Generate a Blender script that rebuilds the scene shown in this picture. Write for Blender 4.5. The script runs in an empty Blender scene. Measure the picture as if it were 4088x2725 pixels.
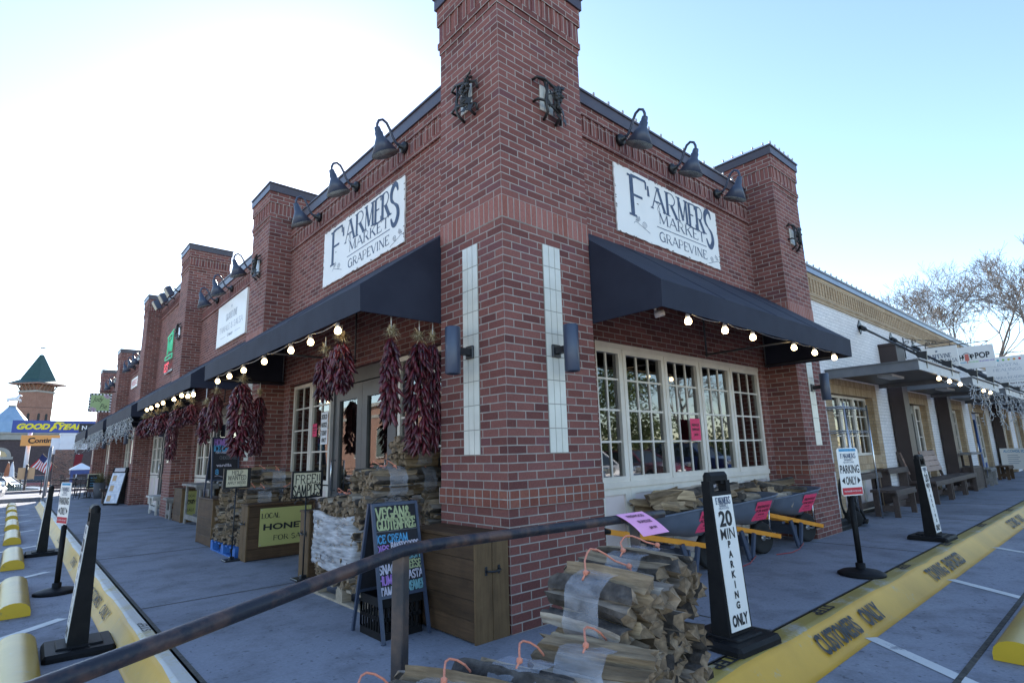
import bpy, math, random
from math import sin, cos, pi, radians, sqrt
from mathutils import Vector, Matrix, noise as mnoise
SC = bpy.context.scene
COL = SC.collection
# ---------------------------------------------------------------- camera, sky, sun, exposure
cd = bpy.data.cameras.new("camera"); cam = bpy.data.objects.new("camera", cd); COL.objects.link(cam)
_yaw, _pit, _rol = radians(48.35448), radians(11.42113), radians(-1.55374)
_f = Vector((cos(_pit)*cos(_yaw), cos(_pit)*sin(_yaw), sin(_pit)))
_r = Vector((sin(_yaw), -cos(_yaw), 0)); _u = _r.cross(_f)
_r2 = cos(_rol)*_r + sin(_rol)*_u; _u2 = -sin(_rol)*_r + cos(_rol)*_u
_m = Matrix((_r2, _u2, -_f)).transposed().to_4x4(); _m.translation = (-2.84568, -3.28538, 1.29335)
cam.matrix_world = _m
cd.sensor_width = 36; cd.lens = 2204.5/4088*36; cd.clip_start = 0.05; cd.clip_end = 2000
SC.camera = cam
SUN_AZ, SUN_EL = 68.0, 25.0     # azimuth counted from +X towards +Y
w = bpy.data.worlds.new("World"); SC.world = w; w.use_nodes = True
nt = w.node_tree; nt.nodes.clear()
o_ = nt.nodes.new('ShaderNodeOutputWorld'); bg = nt.nodes.new('ShaderNodeBackground'); sk = nt.nodes.new('ShaderNodeTexSky')
sk.sky_type = 'NISHITA'; sk.sun_disc = False; sk.sun_elevation = radians(SUN_EL); sk.sun_rotation = radians(90-SUN_AZ)
sk.air_density = 0.9; sk.dust_density = 0.2; sk.ozone_density = 1.3; sk.altitude = 100
bg.inputs['Strength'].default_value = 0.15
nt.links.new(sk.outputs[0], bg.inputs[0]); nt.links.new(bg.outputs[0], o_.inputs[0])
sl = bpy.data.lights.new("sun", 'SUN'); sun = bpy.data.objects.new("sun", sl); COL.objects.link(sun)
sl.energy = 4.8; sl.angle = radians(0.5); sl.color = (1.0, .93, .82)
_s = Vector((cos(radians(SUN_EL))*cos(radians(SUN_AZ)), cos(radians(SUN_EL))*sin(radians(SUN_AZ)), sin(radians(SUN_EL))))
sun.rotation_euler = _s.to_track_quat('Z', 'Y').to_euler()
SC.view_settings.view_transform = 'Standard'; SC.view_settings.look = 'None'
SC.view_settings.exposure = 1.45; SC.view_settings.gamma = 1
SC.cycles.max_bounces = 6; SC.cycles.transparent_max_bounces = 12; SC.cycles.caustics_reflective = False; SC.cycles.caustics_refractive = False
R = random.Random(7)
# ---------------------------------------------------------------- helpers
def thing(name, label, cat, loc=(0,0,0), rz=0, group=None):
    o = bpy.data.objects.new(name, None); COL.objects.link(o)
    o.empty_display_size = .1; o.location = loc; o.rotation_euler = (0,0,rz)
    tag(o, label, cat, group); return o
def tag(o, label, cat, group=None):
    o['label'] = label; o['category'] = cat
    if group: o['group'] = group
    return o
def struct(o): o['kind'] = 'structure'; return o
def dup(root, loc, rz=0, label=None, group=None):
    r = root.copy(); COL.objects.link(r); r.location = loc; r.rotation_euler = (0,0,rz)
    if label: r['label'] = label
    if group: r['group'] = group
    for ch in list(root.children):
        c = ch.copy(); COL.objects.link(c); c.parent = r
        for g in list(ch.children):
            d = g.copy(); COL.objects.link(d); d.parent = c
    return r
def inst(mesh, name, parent, loc, rot=(0,0,0), sc=None):
    o = bpy.data.objects.new(name, mesh); COL.objects.link(o); o.parent = parent; o.location = loc; o.rotation_euler = rot
    if sc: o.scale = sc
    return o
class MB:
    def __init__(s): s.v=[]; s.f=[]; s.m=[]; s.sm=[]
    def add(s, vs, fs, mi=0, M=None, smooth=False):
        b=len(s.v)
        if M is not None: vs=[M@Vector(p) for p in vs]
        s.v.extend([tuple(p) for p in vs])
        for f in fs: s.f.append(tuple(i+b for i in f)); s.m.append(mi); s.sm.append(smooth)
        return s
    def box(s, a, b, mi=0, M=None):
        x0,y0,z0=a; x1,y1,z1=b
        return s.add([(x0,y0,z0),(x1,y0,z0),(x1,y1,z0),(x0,y1,z0),(x0,y0,z1),(x1,y0,z1),(x1,y1,z1),(x0,y1,z1)],
            [(0,3,2,1),(4,5,6,7),(0,1,5,4),(1,2,6,5),(2,3,7,6),(3,0,4,7)], mi, M)
    def bbox(s, a, b, bev=.01, mi=0, M=None):   # box with chamfered vertical and top edges
        x0,y0,z0=a; x1,y1,z1=b; e=bev
        ring=lambda d,z:[(x0+d,y0+e,z),(x0+e,y0+d,z),(x1-e,y0+d,z),(x1-d,y0+e,z),(x1-d,y1-e,z),(x1-e,y1-d,z),(x0+e,y1-d,z),(x0+d,y1-e,z)]
        vs=ring(0,z0)+ring(0,z1-e)+ring(e*.7,z1)
        fs=[tuple(range(7,-1,-1)),tuple(range(16,24))]
        for k in (0,8): fs+=[(k+i,k+(i+1)%8,k+8+(i+1)%8,k+8+i) for i in range(8)]
        return s.add(vs,fs,mi,M)
    def bar(s, p, q, wx, wy, mi=0, up=(0,0,1), M=None):
        p=Vector(p); q=Vector(q); d=(q-p); L=d.length; d.normalize(); u=Vector(up)
        a=d.cross(u)
        if a.length<1e-4: a=d.cross(Vector((1,0,0)))
        a.normalize(); b=a.cross(d)
        T=Matrix((a,b,d)).transposed().to_4x4(); T.translation=p
        if M is not None: T=M@T
        return s.box((-wx/2,-wy/2,0),(wx/2,wy/2,L),mi,T)
    def tube(s, pts, r, n=8, mi=0, M=None, caps=True, smooth=True):
        pts=[Vector(p) for p in pts]; rs=r if isinstance(r,(list,tuple)) else [r]*len(pts)
        vs=[]; fs=[]; pa=None
        for i,p in enumerate(pts):
            d=(pts[min(i+1,len(pts)-1)]-pts[max(i-1,0)]).normalized()
            if pa is None:
                pa=d.cross(Vector((0,0,1)))
                if pa.length<1e-3: pa=d.cross(Vector((0,1,0)))
            pa=(pa-d*pa.dot(d))
            if pa.length<1e-4: pa=d.cross(Vector((1,0,0)))
            pa.normalize(); pb=d.cross(pa)
            for k in range(n):
                t=2*pi*k/n; vs.append(p+(pa*cos(t)+pb*sin(t))*rs[i])
        for i in range(len(pts)-1):
            for k in range(n):
                a=i*n+k; b=i*n+(k+1)%n; fs.append((a,b,b+n,a+n))
        if caps: fs.append(tuple(range(n-1,-1,-1))); fs.append(tuple((len(pts)-1)*n+k for k in range(n)))
        return s.add(vs,fs,mi,M,smooth)
    def lathe(s, prof, n=16, mi=0, M=None, smooth=True, c=(0,0,0)):
        vs=[]; fs=[]
        for r,z in prof:
            for k in range(n):
                t=2*pi*k/n; vs.append((c[0]+r*cos(t),c[1]+r*sin(t),c[2]+z))
        for i in range(len(prof)-1):
            for k in range(n):
                a=i*n+k; b=i*n+(k+1)%n; fs.append((a,b,b+n,a+n))
        if prof[0][0]>1e-6: fs.append(tuple(range(n-1,-1,-1)))
        if prof[-1][0]>1e-6: fs.append(tuple((len(prof)-1)*n+k for k in range(n)))
        return s.add(vs,fs,mi,M,smooth)
    def prism(s, poly, h, mi=0, M=None):     # polygon in local XY, extruded along local Z
        n=len(poly); vs=[(x,y,0) for x,y in poly]+[(x,y,h) for x,y in poly]
        fs=[tuple(range(n-1,-1,-1)),tuple(range(n,2*n))]+[(i,(i+1)%n,n+(i+1)%n,n+i) for i in range(n)]
        return s.add(vs,fs,mi,M)
    def quad(s,a,b,c,d,mi=0): return s.add([a,b,c,d],[(0,1,2,3)],mi)
    def slab(s,a,b,c,d,t,mi=0):     # quad given thickness t along its normal
        a,b,c,d=[Vector(p) for p in (a,b,c,d)]; n=(b-a).cross(d-a).normalized()*t
        return s.add([a,b,c,d,a-n,b-n,c-n,d-n],[(0,1,2,3),(7,6,5,4),(0,4,5,1),(1,5,6,2),(2,6,7,3),(3,7,4,0)],mi)
    def mesh(s, name, mats, uv=None):
        me=bpy.data.meshes.new(name); me.from_pydata(s.v,[],s.f)
        for m in (mats if isinstance(mats,(list,tuple)) else [mats]): me.materials.append(m)
        if len(set(s.m))>1 or (s.m and s.m[0]): me.polygons.foreach_set('material_index', s.m)
        if any(s.sm): me.polygons.foreach_set('use_smooth', s.sm)
        if uv is not None:
            ly=me.uv_layers.new(name='UVMap').data; ox,oy=uv
            for p in me.polygons:
                n=p.normal; ax=max(range(3),key=lambda i:abs(n[i]))
                for li in p.loop_indices:
                    c=me.vertices[me.loops[li].vertex_index].co
                    ly[li].uv = ((c.y-oy+.1015,c.z) if ax==0 else (c.x-ox,c.z) if ax==1 else (c.x-ox,c.y-oy))
        me.update(); return me
    def build(s, name, mats, parent=None, loc=(0,0,0), rot=(0,0,0), uv=None):
        o=bpy.data.objects.new(name, s.mesh(name,mats,uv)); COL.objects.link(o); o.location=loc; o.rotation_euler=rot
        if parent is not None: o.parent=parent
        return o
def frameM(o, r, u):    # local x->r, y->u, z->r x u, origin o
    r=Vector(r).normalized(); u=Vector(u).normalized(); n=r.cross(u)
    M=Matrix((r,u,n)).transposed().to_4x4(); M.translation=o; return M
def TR(x,y,z,rx=0,ry=0,rz=0):
    return Matrix.Translation((x,y,z))@Matrix.Rotation(rz,4,'Z')@Matrix.Rotation(ry,4,'Y')@Matrix.Rotation(rx,4,'X')
# ---------------------------------------------------------------- lettering
_tc={}
def _glyphs(txt,bold,shear):
    k=(txt,bold,shear)
    if k not in _tc:
        cu=bpy.data.curves.new('lettering','FONT'); cu.body=txt; cu.size=1; cu.offset=bold; cu.shear=shear; cu.resolution_u=3; cu.fill_mode='FRONT'
        ob=bpy.data.objects.new('lettering',cu); me=bpy.data.meshes.new_from_object(ob)
        vs=[(v.co.x,v.co.y) for v in me.vertices]; fs=[tuple(p.vertices) for p in me.polygons]
        bpy.data.objects.remove(ob); bpy.data.curves.remove(cu); bpy.data.meshes.remove(me); _tc[k]=(vs,fs)
    return _tc[k]
def T(mb, txt, M, cx, cy, h, w=None, bold=.0, shear=0, mi=0, z=.002, maxw=None):   # block lettering centred at cx,cy in frame M
    vs,fs=_glyphs(txt,bold,shear)
    if not vs: return
    x0=min(v[0] for v in vs); x1=max(v[0] for v in vs); y0=min(v[1] for v in vs); y1=max(v[1] for v in vs)
    sy=h/max(y1-y0,1e-6); sx=(w/(x1-x0)) if w else sy
    if maxw and sx*(x1-x0)>maxw: sx=maxw/(x1-x0)
    mb.add([((x-(x0+x1)/2)*sx+cx,(y-(y0+y1)/2)*sy+cy,z) for x,y in vs],fs,mi,M)
GL={}
for ln in '''A 90|n 0,0 45,100|K 45,100 90,0|n 18,36 72,36
B 75|K 10,0 10,100|~n 10,100 50,98 66,76 50,54 10,53|~K 10,53 55,50 74,27 55,2 10,0
C 85|~K 82,78 62,98 40,99 12,80 5,50 12,20 40,1 64,4 82,24
D 85|K 10,0 10,100|~K 10,100 50,97 80,70 80,30 50,3 10,0
E 70|K 10,0 10,100|n 10,100 66,100 66,82|n 10,53 50,53|n 10,0 68,0 68,20
F 70|K 10,0 10,100|n 10,100 66,100 66,80|n 10,53 50,53
G 90|~K 82,80 62,98 40,99 12,80 5,50 12,20 40,1 66,6 80,20|K 80,0 80,42|n 58,42 92,42
H 90|K 10,0 10,100|K 80,0 80,100|n 10,53 80,53
I 30|K 15,0 15,100
J 55|~K 42,100 42,25 30,3 12,3 3,18
K 85|K 10,0 10,100|n 10,42 76,100|K 34,62 80,0
L 68|K 10,0 10,100|n 10,0 66,0 66,20
M 110|n 10,0 14,100|K 14,100 55,10|n 55,10 96,100|K 96,100 100,0
N 92|n 10,0 10,100|K 10,100 82,0|n 82,0 82,100
O 92|~K 46,100 14,84 5,50 14,16 46,0 78,16 87,50 78,84 46,100
P 74|K 10,0 10,100|~n 10,100 52,98 72,74 52,48 10,46
R 82|K 10,0 10,100|~n 10,100 50,98 68,76 50,52 10,51|K 38,51 78,0
S 68|~K 60,80 50,96 30,99 10,86 10,66 32,53 56,40 62,20 44,2 22,2 6,20
T 80|K 40,0 40,100|n 2,84 2,100 78,100 78,84
U 88|~K 10,100 10,30 22,4 46,0 68,6 78,30 78,100
V 88|K 2,100 44,0|n 44,0 86,100
W 120|K 2,100 32,0|n 32,0 60,100|K 60,100 90,0|n 90,0 118,100
X 84|K 4,100 80,0|n 80,100 4,0
Y 84|K 2,100 42,50|n 42,50 82,100|K 42,0 42,50
& 84|~K 80,10 50,45 22,74 30,96 50,92 50,72 12,38 8,12 34,0 60,14 74,42
! 26|K 13,30 13,100|K 13,0 13,9
- 50|n 6,48 44,48'''.split('\n'):
    p=ln.split('|'); ch,ad=p[0].split(' '); st=[]
    for q in p[1:]:
        k,*pt=q.split(' '); pt=[tuple(int(a)/100 for a in t.split(',')) for t in pt]; st.append((k,pt))
    GL[ch]=(int(ad)/100,st)
def _cr(pts,n=5):
    out=[]; P=[pts[0]]+pts+[pts[-1]]
    for i in range(1,len(P)-2):
        for k in range(n):
            t=k/n; a,b,c,d=P[i-1],P[i],P[i+1],P[i+2]
            out.append(tuple(.5*((2*b[j])+(-a[j]+c[j])*t+(2*a[j]-5*b[j]+4*c[j]-d[j])*t*t+(-a[j]+3*b[j]-3*c[j]+d[j])*t**3) for j in (0,1)))
    return out+[pts[-1]]
def ribbon(mb,pts,wd,M,mi,z):
    n=len(pts); vs=[]
    for i in range(n):
        a=pts[max(i-1,0)]; b=pts[min(i+1,n-1)]; dx,dy=b[0]-a[0],b[1]-a[1]; L=sqrt(dx*dx+dy*dy) or 1
        k=wd[i]/2 if isinstance(wd,list) else wd/2
        vs+=[(pts[i][0]-dy/L*k,pts[i][1]+dx/L*k,z),(pts[i][0]+dy/L*k,pts[i][1]-dx/L*k,z)]
    mb.add(vs,[(2*i+1,2*i+3,2*i+2,2*i) for i in range(n-1)],mi,M)
def swidth(txt,h,gap=.14): return sum((GL[c][0]+gap)*h if c in GL else .45*h for c in txt)-gap*h
def S(mb, txt, M, cx, cy, h, w=None, K=.16, n=.06, serif=True, mi=0, z=.002, jit=0, gap=.14):   # drawn lettering
    W=swidth(txt,h,gap); kx=(w/W) if w else 1; x=cx-W*kx/2; y=cy-h/2; rj=random.Random(hash(len(txt))+len(txt)*31)
    for c in txt:
        if c not in GL: x+=.45*h*kx; continue
        ad,st=GL[c]; jy=rj.uniform(-jit,jit)*h; zz=z
        for k,pt in st:
            zz+=.0003
            P=[(x+a*h*kx,y+b*h+jy) for a,b in pt]; tk=(K if 'K' in k else n)*h
            if '~' in k:
                P=_cr(P); nn=len(P)
                if serif:
                    tk=[tk*(.35+.65*abs(sin(pi*i/(nn-1)*(2 if c in 'S&' else 1)+ (0 if c not in 'O' else pi/2)))) if c!='O' else tk*(.4+.6*abs(sin(2*pi*i/(nn-1)))) for i in range(nn)]
                ribbon(mb,P,tk,M,mi,zz)
            else:
                for a,b in zip(P,P[1:]):
                    L=sqrt((a[0]-b[0])**2+(a[1]-b[1])**2) or 1; e=0 if serif else tk*.4
                    d=((b[0]-a[0])/L*e,(b[1]-a[1])/L*e)
                    ribbon(mb,[(a[0]-d[0],a[1]-d[1]),(b[0]+d[0],b[1]+d[1])],tk,M,mi,zz)
                if serif and len(P)==2 and abs(P[0][1]-P[1][1])>.5*h:
                    for q in P:
                        if abs(q[1]-y-jy)<1e-5 or abs(q[1]-y-jy-h)<1e-5:
                            sgn=1 if q[1]<y+h/2 else -1
                            ribbon(mb,[(q[0]-tk/2-.07*h,q[1]+sgn*n*h*.4),(q[0]+tk/2+.07*h,q[1]+sgn*n*h*.4)],n*h*.9,M,mi,zz+.0002)
        x+=(ad+gap)*h*kx
# ---------------------------------------------------------------- materials
def NN(nt,t,**k):
    n=nt.nodes.new(t)
    for a,b in k.items():
        if a.startswith('_'): setattr(n,a[1:],b)
        else: n.inputs[a.replace('__',' ')].default_value=b
    return n
def newmat(name):
    m=bpy.data.materials.new(name); m.use_nodes=True; t=m.node_tree; t.nodes.clear()
    out=NN(t,'ShaderNodeOutputMaterial'); b=NN(t,'ShaderNodeBsdfPrincipled'); t.links.new(b.outputs[0],out.inputs[0])
    return m,t,b
def c4(c): return (c[0],c[1],c[2],1)
def ramp(t,stops,fac):
    r=NN(t,'ShaderNodeValToRGB'); e=r.color_ramp.elements
    while len(e)<len(stops): e.new(.5)
    for q,(p,c) in zip(e,stops): q.position=p; q.color=c4(c) if len(c)==3 else c
    t.links.new(fac,r.inputs[0]); return r.outputs[0]
def mixc(t,f,a,b,mode='MIX'):
    n=NN(t,'ShaderNodeMix',_data_type='RGBA',_blend_type=mode)
    for s,i in ((f,0),(a,6),(b,7)):
        if hasattr(s,'node'): t.links.new(s,n.inputs[i])
        else: n.inputs[i].default_value=s if i==0 else c4(s)
    return n.outputs[2]
def noise_(t,co,scale,detail=4,rough=.55):
    n=NN(t,'ShaderNodeTexNoise',Scale=scale,Detail=detail,Roughness=rough); t.links.new(co,n.inputs[0]); return n.outputs[0]
def coord(t,kind='Object',scale=None):
    c=NN(t,'ShaderNodeTexCoord').outputs[kind]
    if scale:
        mp=NN(t,'ShaderNodeMapping'); mp.inputs['Scale'].default_value=scale; t.links.new(c,mp.inputs[0]); c=mp.outputs[0]
    return c
def bump(t,b,h,strength,dist=.01):
    n=NN(t,'ShaderNodeBump',Strength=strength,Distance=dist); t.links.new(h,n.inputs['Height']); t.links.new(n.outputs[0],b.inputs['Normal'])
def mat(name, a, b2=None, scale=6, rough=.6, metal=0, spec=.5, bmp=0, bscale=None, st=None, lo=.35, hi=.65, emit=None, es=0, island=None, detail=4):
    m,t,b=newmat(name); co=coord(t,'Object',st)
    b.inputs['Roughness'].default_value=rough; b.inputs['Metallic'].default_value=metal; b.inputs['Specular IOR Level'].default_value=spec
    if b2 is None: b.inputs['Base Color'].default_value=c4(a)
    else:
        f=noise_(t,co,scale,detail); c=ramp(t,[(lo,a),(hi,b2)],f)
        if island is not None:
            g=NN(t,'ShaderNodeNewGeometry').outputs['Random Per Island']; c=mixc(t,1.0,c,ramp(t,island,g),'MULTIPLY')
        t.links.new(c,b.inputs['Base Color'])
    if bmp: bump(t,b,noise_(t,co,bscale or scale*4,5),bmp)
    if emit: b.inputs['Emission Color'].default_value=c4(emit); b.inputs['Emission Strength'].default_value=es
    return m
def brickmat(name, stops, mortar, bw=.2032, rh=.0677, ms=.0052, off=.5, rough=.85, stain=.25, bstr=.6):
    m,t,b=newmat(name); uv=NN(t,'ShaderNodeTexCoord').outputs['UV']
    def bt(m1):
        n=NN(t,'ShaderNodeTexBrick',_offset=off,_offset_frequency=2,_squash=1,Scale=1,Bias=0)
        n.inputs['Mortar Size'].default_value=m1; n.inputs['Mortar Smooth'].default_value=.15
        n.inputs['Brick Width'].default_value=bw; n.inputs['Row Height'].default_value=rh
        n.inputs['Color1'].default_value=(0,0,0,1); n.inputs['Color2'].default_value=(1,1,1,1); n.inputs['Mortar'].default_value=(.5,.5,.5,1)
        t.links.new(uv,n.inputs[0]); return n
    k=bt(ms); c=ramp(t,stops,k.outputs['Color']); co=coord(t)
    fine=noise_(t,co,60,4,.7); c=mixc(t,.5,c,ramp(t,[(.3,(.55,.55,.55)),(.7,(1.25,1.25,1.25))],fine),'MULTIPLY')
    mo=ramp(t,[(.35,tuple(x*.72 for x in mortar)),(.65,mortar)],noise_(t,co,9,5))
    c=mixc(t,k.outputs['Fac'],c,mo)
    c=mixc(t,stain,c,ramp(t,[(.35,(.55,.52,.5)),(.62,(1.15,1.13,1.1))],noise_(t,co,.9,6,.6)),'MULTIPLY')
    t.links.new(c,b.inputs['Base Color']); b.inputs['Roughness'].default_value=rough; b.inputs['Specular IOR Level'].default_value=.3
    iv=NN(t,'ShaderNodeMath',_operation='MULTIPLY_ADD'); t.links.new(k.outputs['Fac'],iv.inputs[0]); iv.inputs[1].default_value=-1
    t.links.new(fine,iv.inputs[2]); bump(t,b,iv.outputs[0],bstr,.006)
    return m
_rd=[(0,(.130,.048,.044)),(.25,(.19,.070,.059)),(.6,(.225,.086,.072)),(.85,(.26,.105,.088)),(1,(.16,.063,.068))]
_mo=(.41,.36,.32)
M={}
M['brick']=brickmat('red_brick',_rd,_mo)
M['rowlock']=brickmat('red_brick_headers',[(0,(.20,.065,.045)),(.5,(.25,.085,.06)),(1,(.29,.11,.075))],_mo,bw=.1016,off=0)
M['soldier']=brickmat('red_brick_soldiers',[(0,(.28,.10,.075)),(.5,(.32,.125,.10)),(1,(.36,.155,.13))],_mo,bw=.0677,rh=.2032,off=0)
M['soldier2']=brickmat('dark_red_soldiers',_rd,_mo,bw=.0677,rh=.2032,off=0)
M['oldbrick']=brickmat('mixed_old_brick',[(0,(.05,.03,.026)),(.35,(.16,.07,.05)),(.7,(.24,.11,.08)),(1,(.10,.08,.075))],(.42,.38,.34),ms=.007)
M['whitebrick']=brickmat('white_painted_brick',[(0,(.80,.75,.72)),(1,(.87,.82,.79))],(.60,.58,.57),ms=.004,stain=.15,bstr=.8)
M['tan']=brickmat('tan_brick',[(0,(.42,.29,.17)),(.5,(.48,.34,.21)),(1,(.53,.39,.25))],(.30,.25,.19),ms=.0045)
M['tansold']=brickmat('tan_brick_soldiers',[(0,(.40,.27,.15)),(.5,(.48,.34,.21)),(1,(.54,.40,.26))],(.22,.16,.10),bw=.0677,rh=.3,off=0,ms=.004)
M['darkbrick']=brickmat('brown_brick',[(0,(.085,.060,.062)),(1,(.125,.09,.09))],(.13,.11,.11),ms=.006)
M['towerbrick']=brickmat('tower_brick',[(0,(.33,.16,.11)),(1,(.42,.22,.16))],(.36,.25,.2),ms=.006)
M['salmon']=brickmat('salmon_brick',[(0,(.42,.20,.13)),(1,(.50,.27,.19))],(.5,.4,.33))
def groundmat(name,a,b2,spots=.5,joint=None,rough=.85):
    m,t,b=newmat(name); co=coord(t); c=ramp(t,[(.3,a),(.7,b2)],noise_(t,co,.7,7,.62))
    c=mixc(t,.55,c,ramp(t,[(.3,(.7,.7,.7)),(.7,(1.2,1.2,1.2))],noise_(t,co,45,5,.7)),'MULTIPLY')
    v=noise_(t,co,17,2,.5); c=mixc(t,spots,c,ramp(t,[(.29,(.30,.29,.28)),(.345,(1,1,1))],v),'MULTIPLY'); c=mixc(t,spots,c,ramp(t,[(.30,(.25,.25,.25)),(.335,(1,1,1))],noise_(t,coord(t,'Object',(1,.55,1)),34,2,.5)),'MULTIPLY'); c=mixc(t,.5,c,ramp(t,[(.40,(.66,.64,.63)),(.47,(1,1,1)),(.60,(1,1,1)),(.66,(1.18,1.17,1.15))],noise_(t,co,.45,8,.7)),'MULTIPLY')
    c=mixc(t,.6,c,ramp(t,[(.36,(.62,.60,.58)),(.52,(1.05,1.05,1.05))],noise_(t,co,2.4,6,.65)),'MULTIPLY')
    t.links.new(c,b.inputs['Base Color']); b.inputs['Roughness'].default_value=rough; b.inputs['Specular IOR Level'].default_value=.35
    bump(t,b,noise_(t,co,120,4,.7),.35,.004); return m
M['concrete']=groundmat('sidewalk_concrete',(.195,.204,.24),(.275,.286,.33))  # base tones blued to carry the cast of the skylight
M['lot']=groundmat('lot_concrete',(.235,.247,.29),(.32,.333,.38),.6)  # same skylight blue worked into the lot tones
M['pale']=groundmat('pale_bounce_ground',(.46,.42,.36),(.58,.53,.46),.15)  # paler and warmer than real ground, to bounce light onto the facades
M['asphalt']=groundmat('asphalt',(.055,.055,.056),(.09,.09,.09),.3)
M['joint']=mat('joint_dirt',(.05,.046,.04),(.11,.10,.085),scale=30,rough=.95)
M['kerbbare']=groundmat('kerb_concrete',(.42,.40,.36),(.55,.53,.48),.4)
def wornpaint(name,col,under,lo,hi,rough=.5,scale=3.0):
    m,t,b=newmat(name); co=coord(t); n1=noise_(t,co,scale,8,.68); n2=noise_(t,co,scale*14,4,.6)
    ad=NN(t,'ShaderNodeMath',_operation='MULTIPLY_ADD'); t.links.new(n2,ad.inputs[0]); ad.inputs[1].default_value=.25; t.links.new(n1,ad.inputs[2])
    f=ramp(t,[(lo,(0,0,0)),(hi,(1,1,1))],ad.outputs[0])
    c=mixc(t,.6,col,ramp(t,[(.3,(.72,.70,.66)),(.7,(1.12,1.12,1.12))],noise_(t,co,1.6,6,.6)),'MULTIPLY')
    c=mixc(t,f,under,c); t.links.new(c,b.inputs['Base Color']); b.inputs['Roughness'].default_value=rough
    bump(t,b,n2,.25,.004); return m
M['yellow']=wornpaint('yellow_kerb_paint',(.66,.36,.025),(.44,.36,.20),.41,.51)
M['kerbtopleft']=wornpaint('faded_kerb_top_paint',(.50,.40,.18),(.52,.50,.45),.62,.74)
M['yellowtop']=wornpaint('worn_yellow_paint',(.36,.26,.055),(.40,.37,.30),.48,.60)
M['stop']=wornpaint('wheel_stop_paint',(.52,.35,.07),(.40,.36,.25),.42,.52,rough=.4)
M['stopend']=wornpaint('wheel_stop_end_paint',(.62,.40,.02),(.24,.19,.08),.47,.53,rough=.5,scale=6)
M['stripe']=wornpaint('white_line_paint',(.72,.72,.70),(.30,.31,.34),.45,.54,rough=.6,scale=5)
M['stencil']=wornpaint('black_stencil_paint',(.014,.014,.016),(.30,.20,.03),.40,.48,rough=.6,scale=8)
M['navy']=mat('navy_awning_canvas',(.017,.019,.033),(.025,.028,.045),scale=2.5,rough=.75,spec=.3,bmp=.15,bscale=300)
M['underawn']=mat('awning_frame_steel',(.10,.10,.10),rough=.5,metal=.6)
M['coping']=mat('dark_bronze_coping',(.050,.040,.050),(.066,.054,.064),scale=3,rough=.35,spec=.5)
M['frame']=mat('offwhite_window_paint',(.66,.60,.52),(.74,.68,.60),scale=5,rough=.5)
M['panel']=mat('pale_panel_paint',(.66,.56,.53),(.73,.62,.59),scale=3,rough=.55)
M['doorgrey']=mat('grey_door_paint',(.085,.085,.088),(.105,.105,.105),scale=4,rough=.4)
M['tile']=mat('white_glazed_tile',(.62,.60,.53),(.72,.70,.62),scale=4,rough=.3)
M['tilejoint']=mat('tile_joint',(.30,.28,.24),rough=.9)
M['blackm']=mat('black_painted_metal',(.012,.013,.016),(.02,.021,.024),scale=8,rough=.4)
M['lampblue']=mat('charcoal_lamp_enamel',(.042,.056,.092),(.054,.070,.11),scale=3,rough=.38)
M['lampin']=mat('white_lamp_enamel',(.65,.65,.62),rough=.5)
M['blackp']=mat('black_plastic',(.006,.006,.007),(.011,.0105,.011),scale=12,rough=.6,spec=.2,bmp=.1,bscale=200)
M['white']=mat('white_sign_board',(.80,.77,.72),(.84,.81,.76),scale=2,rough=.4)
M['paper']=mat('white_paper',(.78,.78,.80),rough=.8)
M['cream']=mat('cream_card',(.66,.60,.42),(.72,.66,.48),scale=3,rough=.7)
M['ink']=mat('black_lettering',(.012,.012,.014),rough=.6)
M['navyink']=mat('navy_lettering',(.032,.055,.11),(.075,.105,.17),scale=14,rough=.6)
M['grey']=mat('grey_lettering',(.30,.33,.38),rough=.6)
M['pinkink']=mat('dark_poster_print',(.07,.02,.03),rough=.7)
M['rust']=mat('rusty_edge',(.10,.07,.055),rough=.9)
M['pink']=mat('hot_pink_paper',(.72,.055,.14),(.80,.075,.17),scale=3,rough=.8)
M['palepink']=mat('pale_pink_paper',(.85,.36,.60),(.90,.42,.66),scale=3,rough=.8)
M['honey']=mat('yellow_green_sign',(.40,.38,.13),(.45,.43,.15),scale=3,rough=.5)
M['chalk']=mat('black_chalkboard',(.010,.010,.014),(.022,.022,.028),scale=5,rough=.75)
def chalkc(n,c): return mat(n,c,tuple(x*.7 for x in c),scale=30,rough=.9)
M['cgreen']=chalkc('green_chalk',(.46,.50,.26)); M['cblue']=chalkc('blue_chalk',(.10,.36,.60)); M['cpurple']=chalkc('purple_chalk',(.42,.22,.58)); M['cwhite']=chalkc('white_chalk',(.62,.58,.66))
M['cteal']=chalkc('teal_chalk',(.20,.42,.45)); M['cgrey']=chalkc('grey_chalk',(.14,.14,.15))
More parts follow.
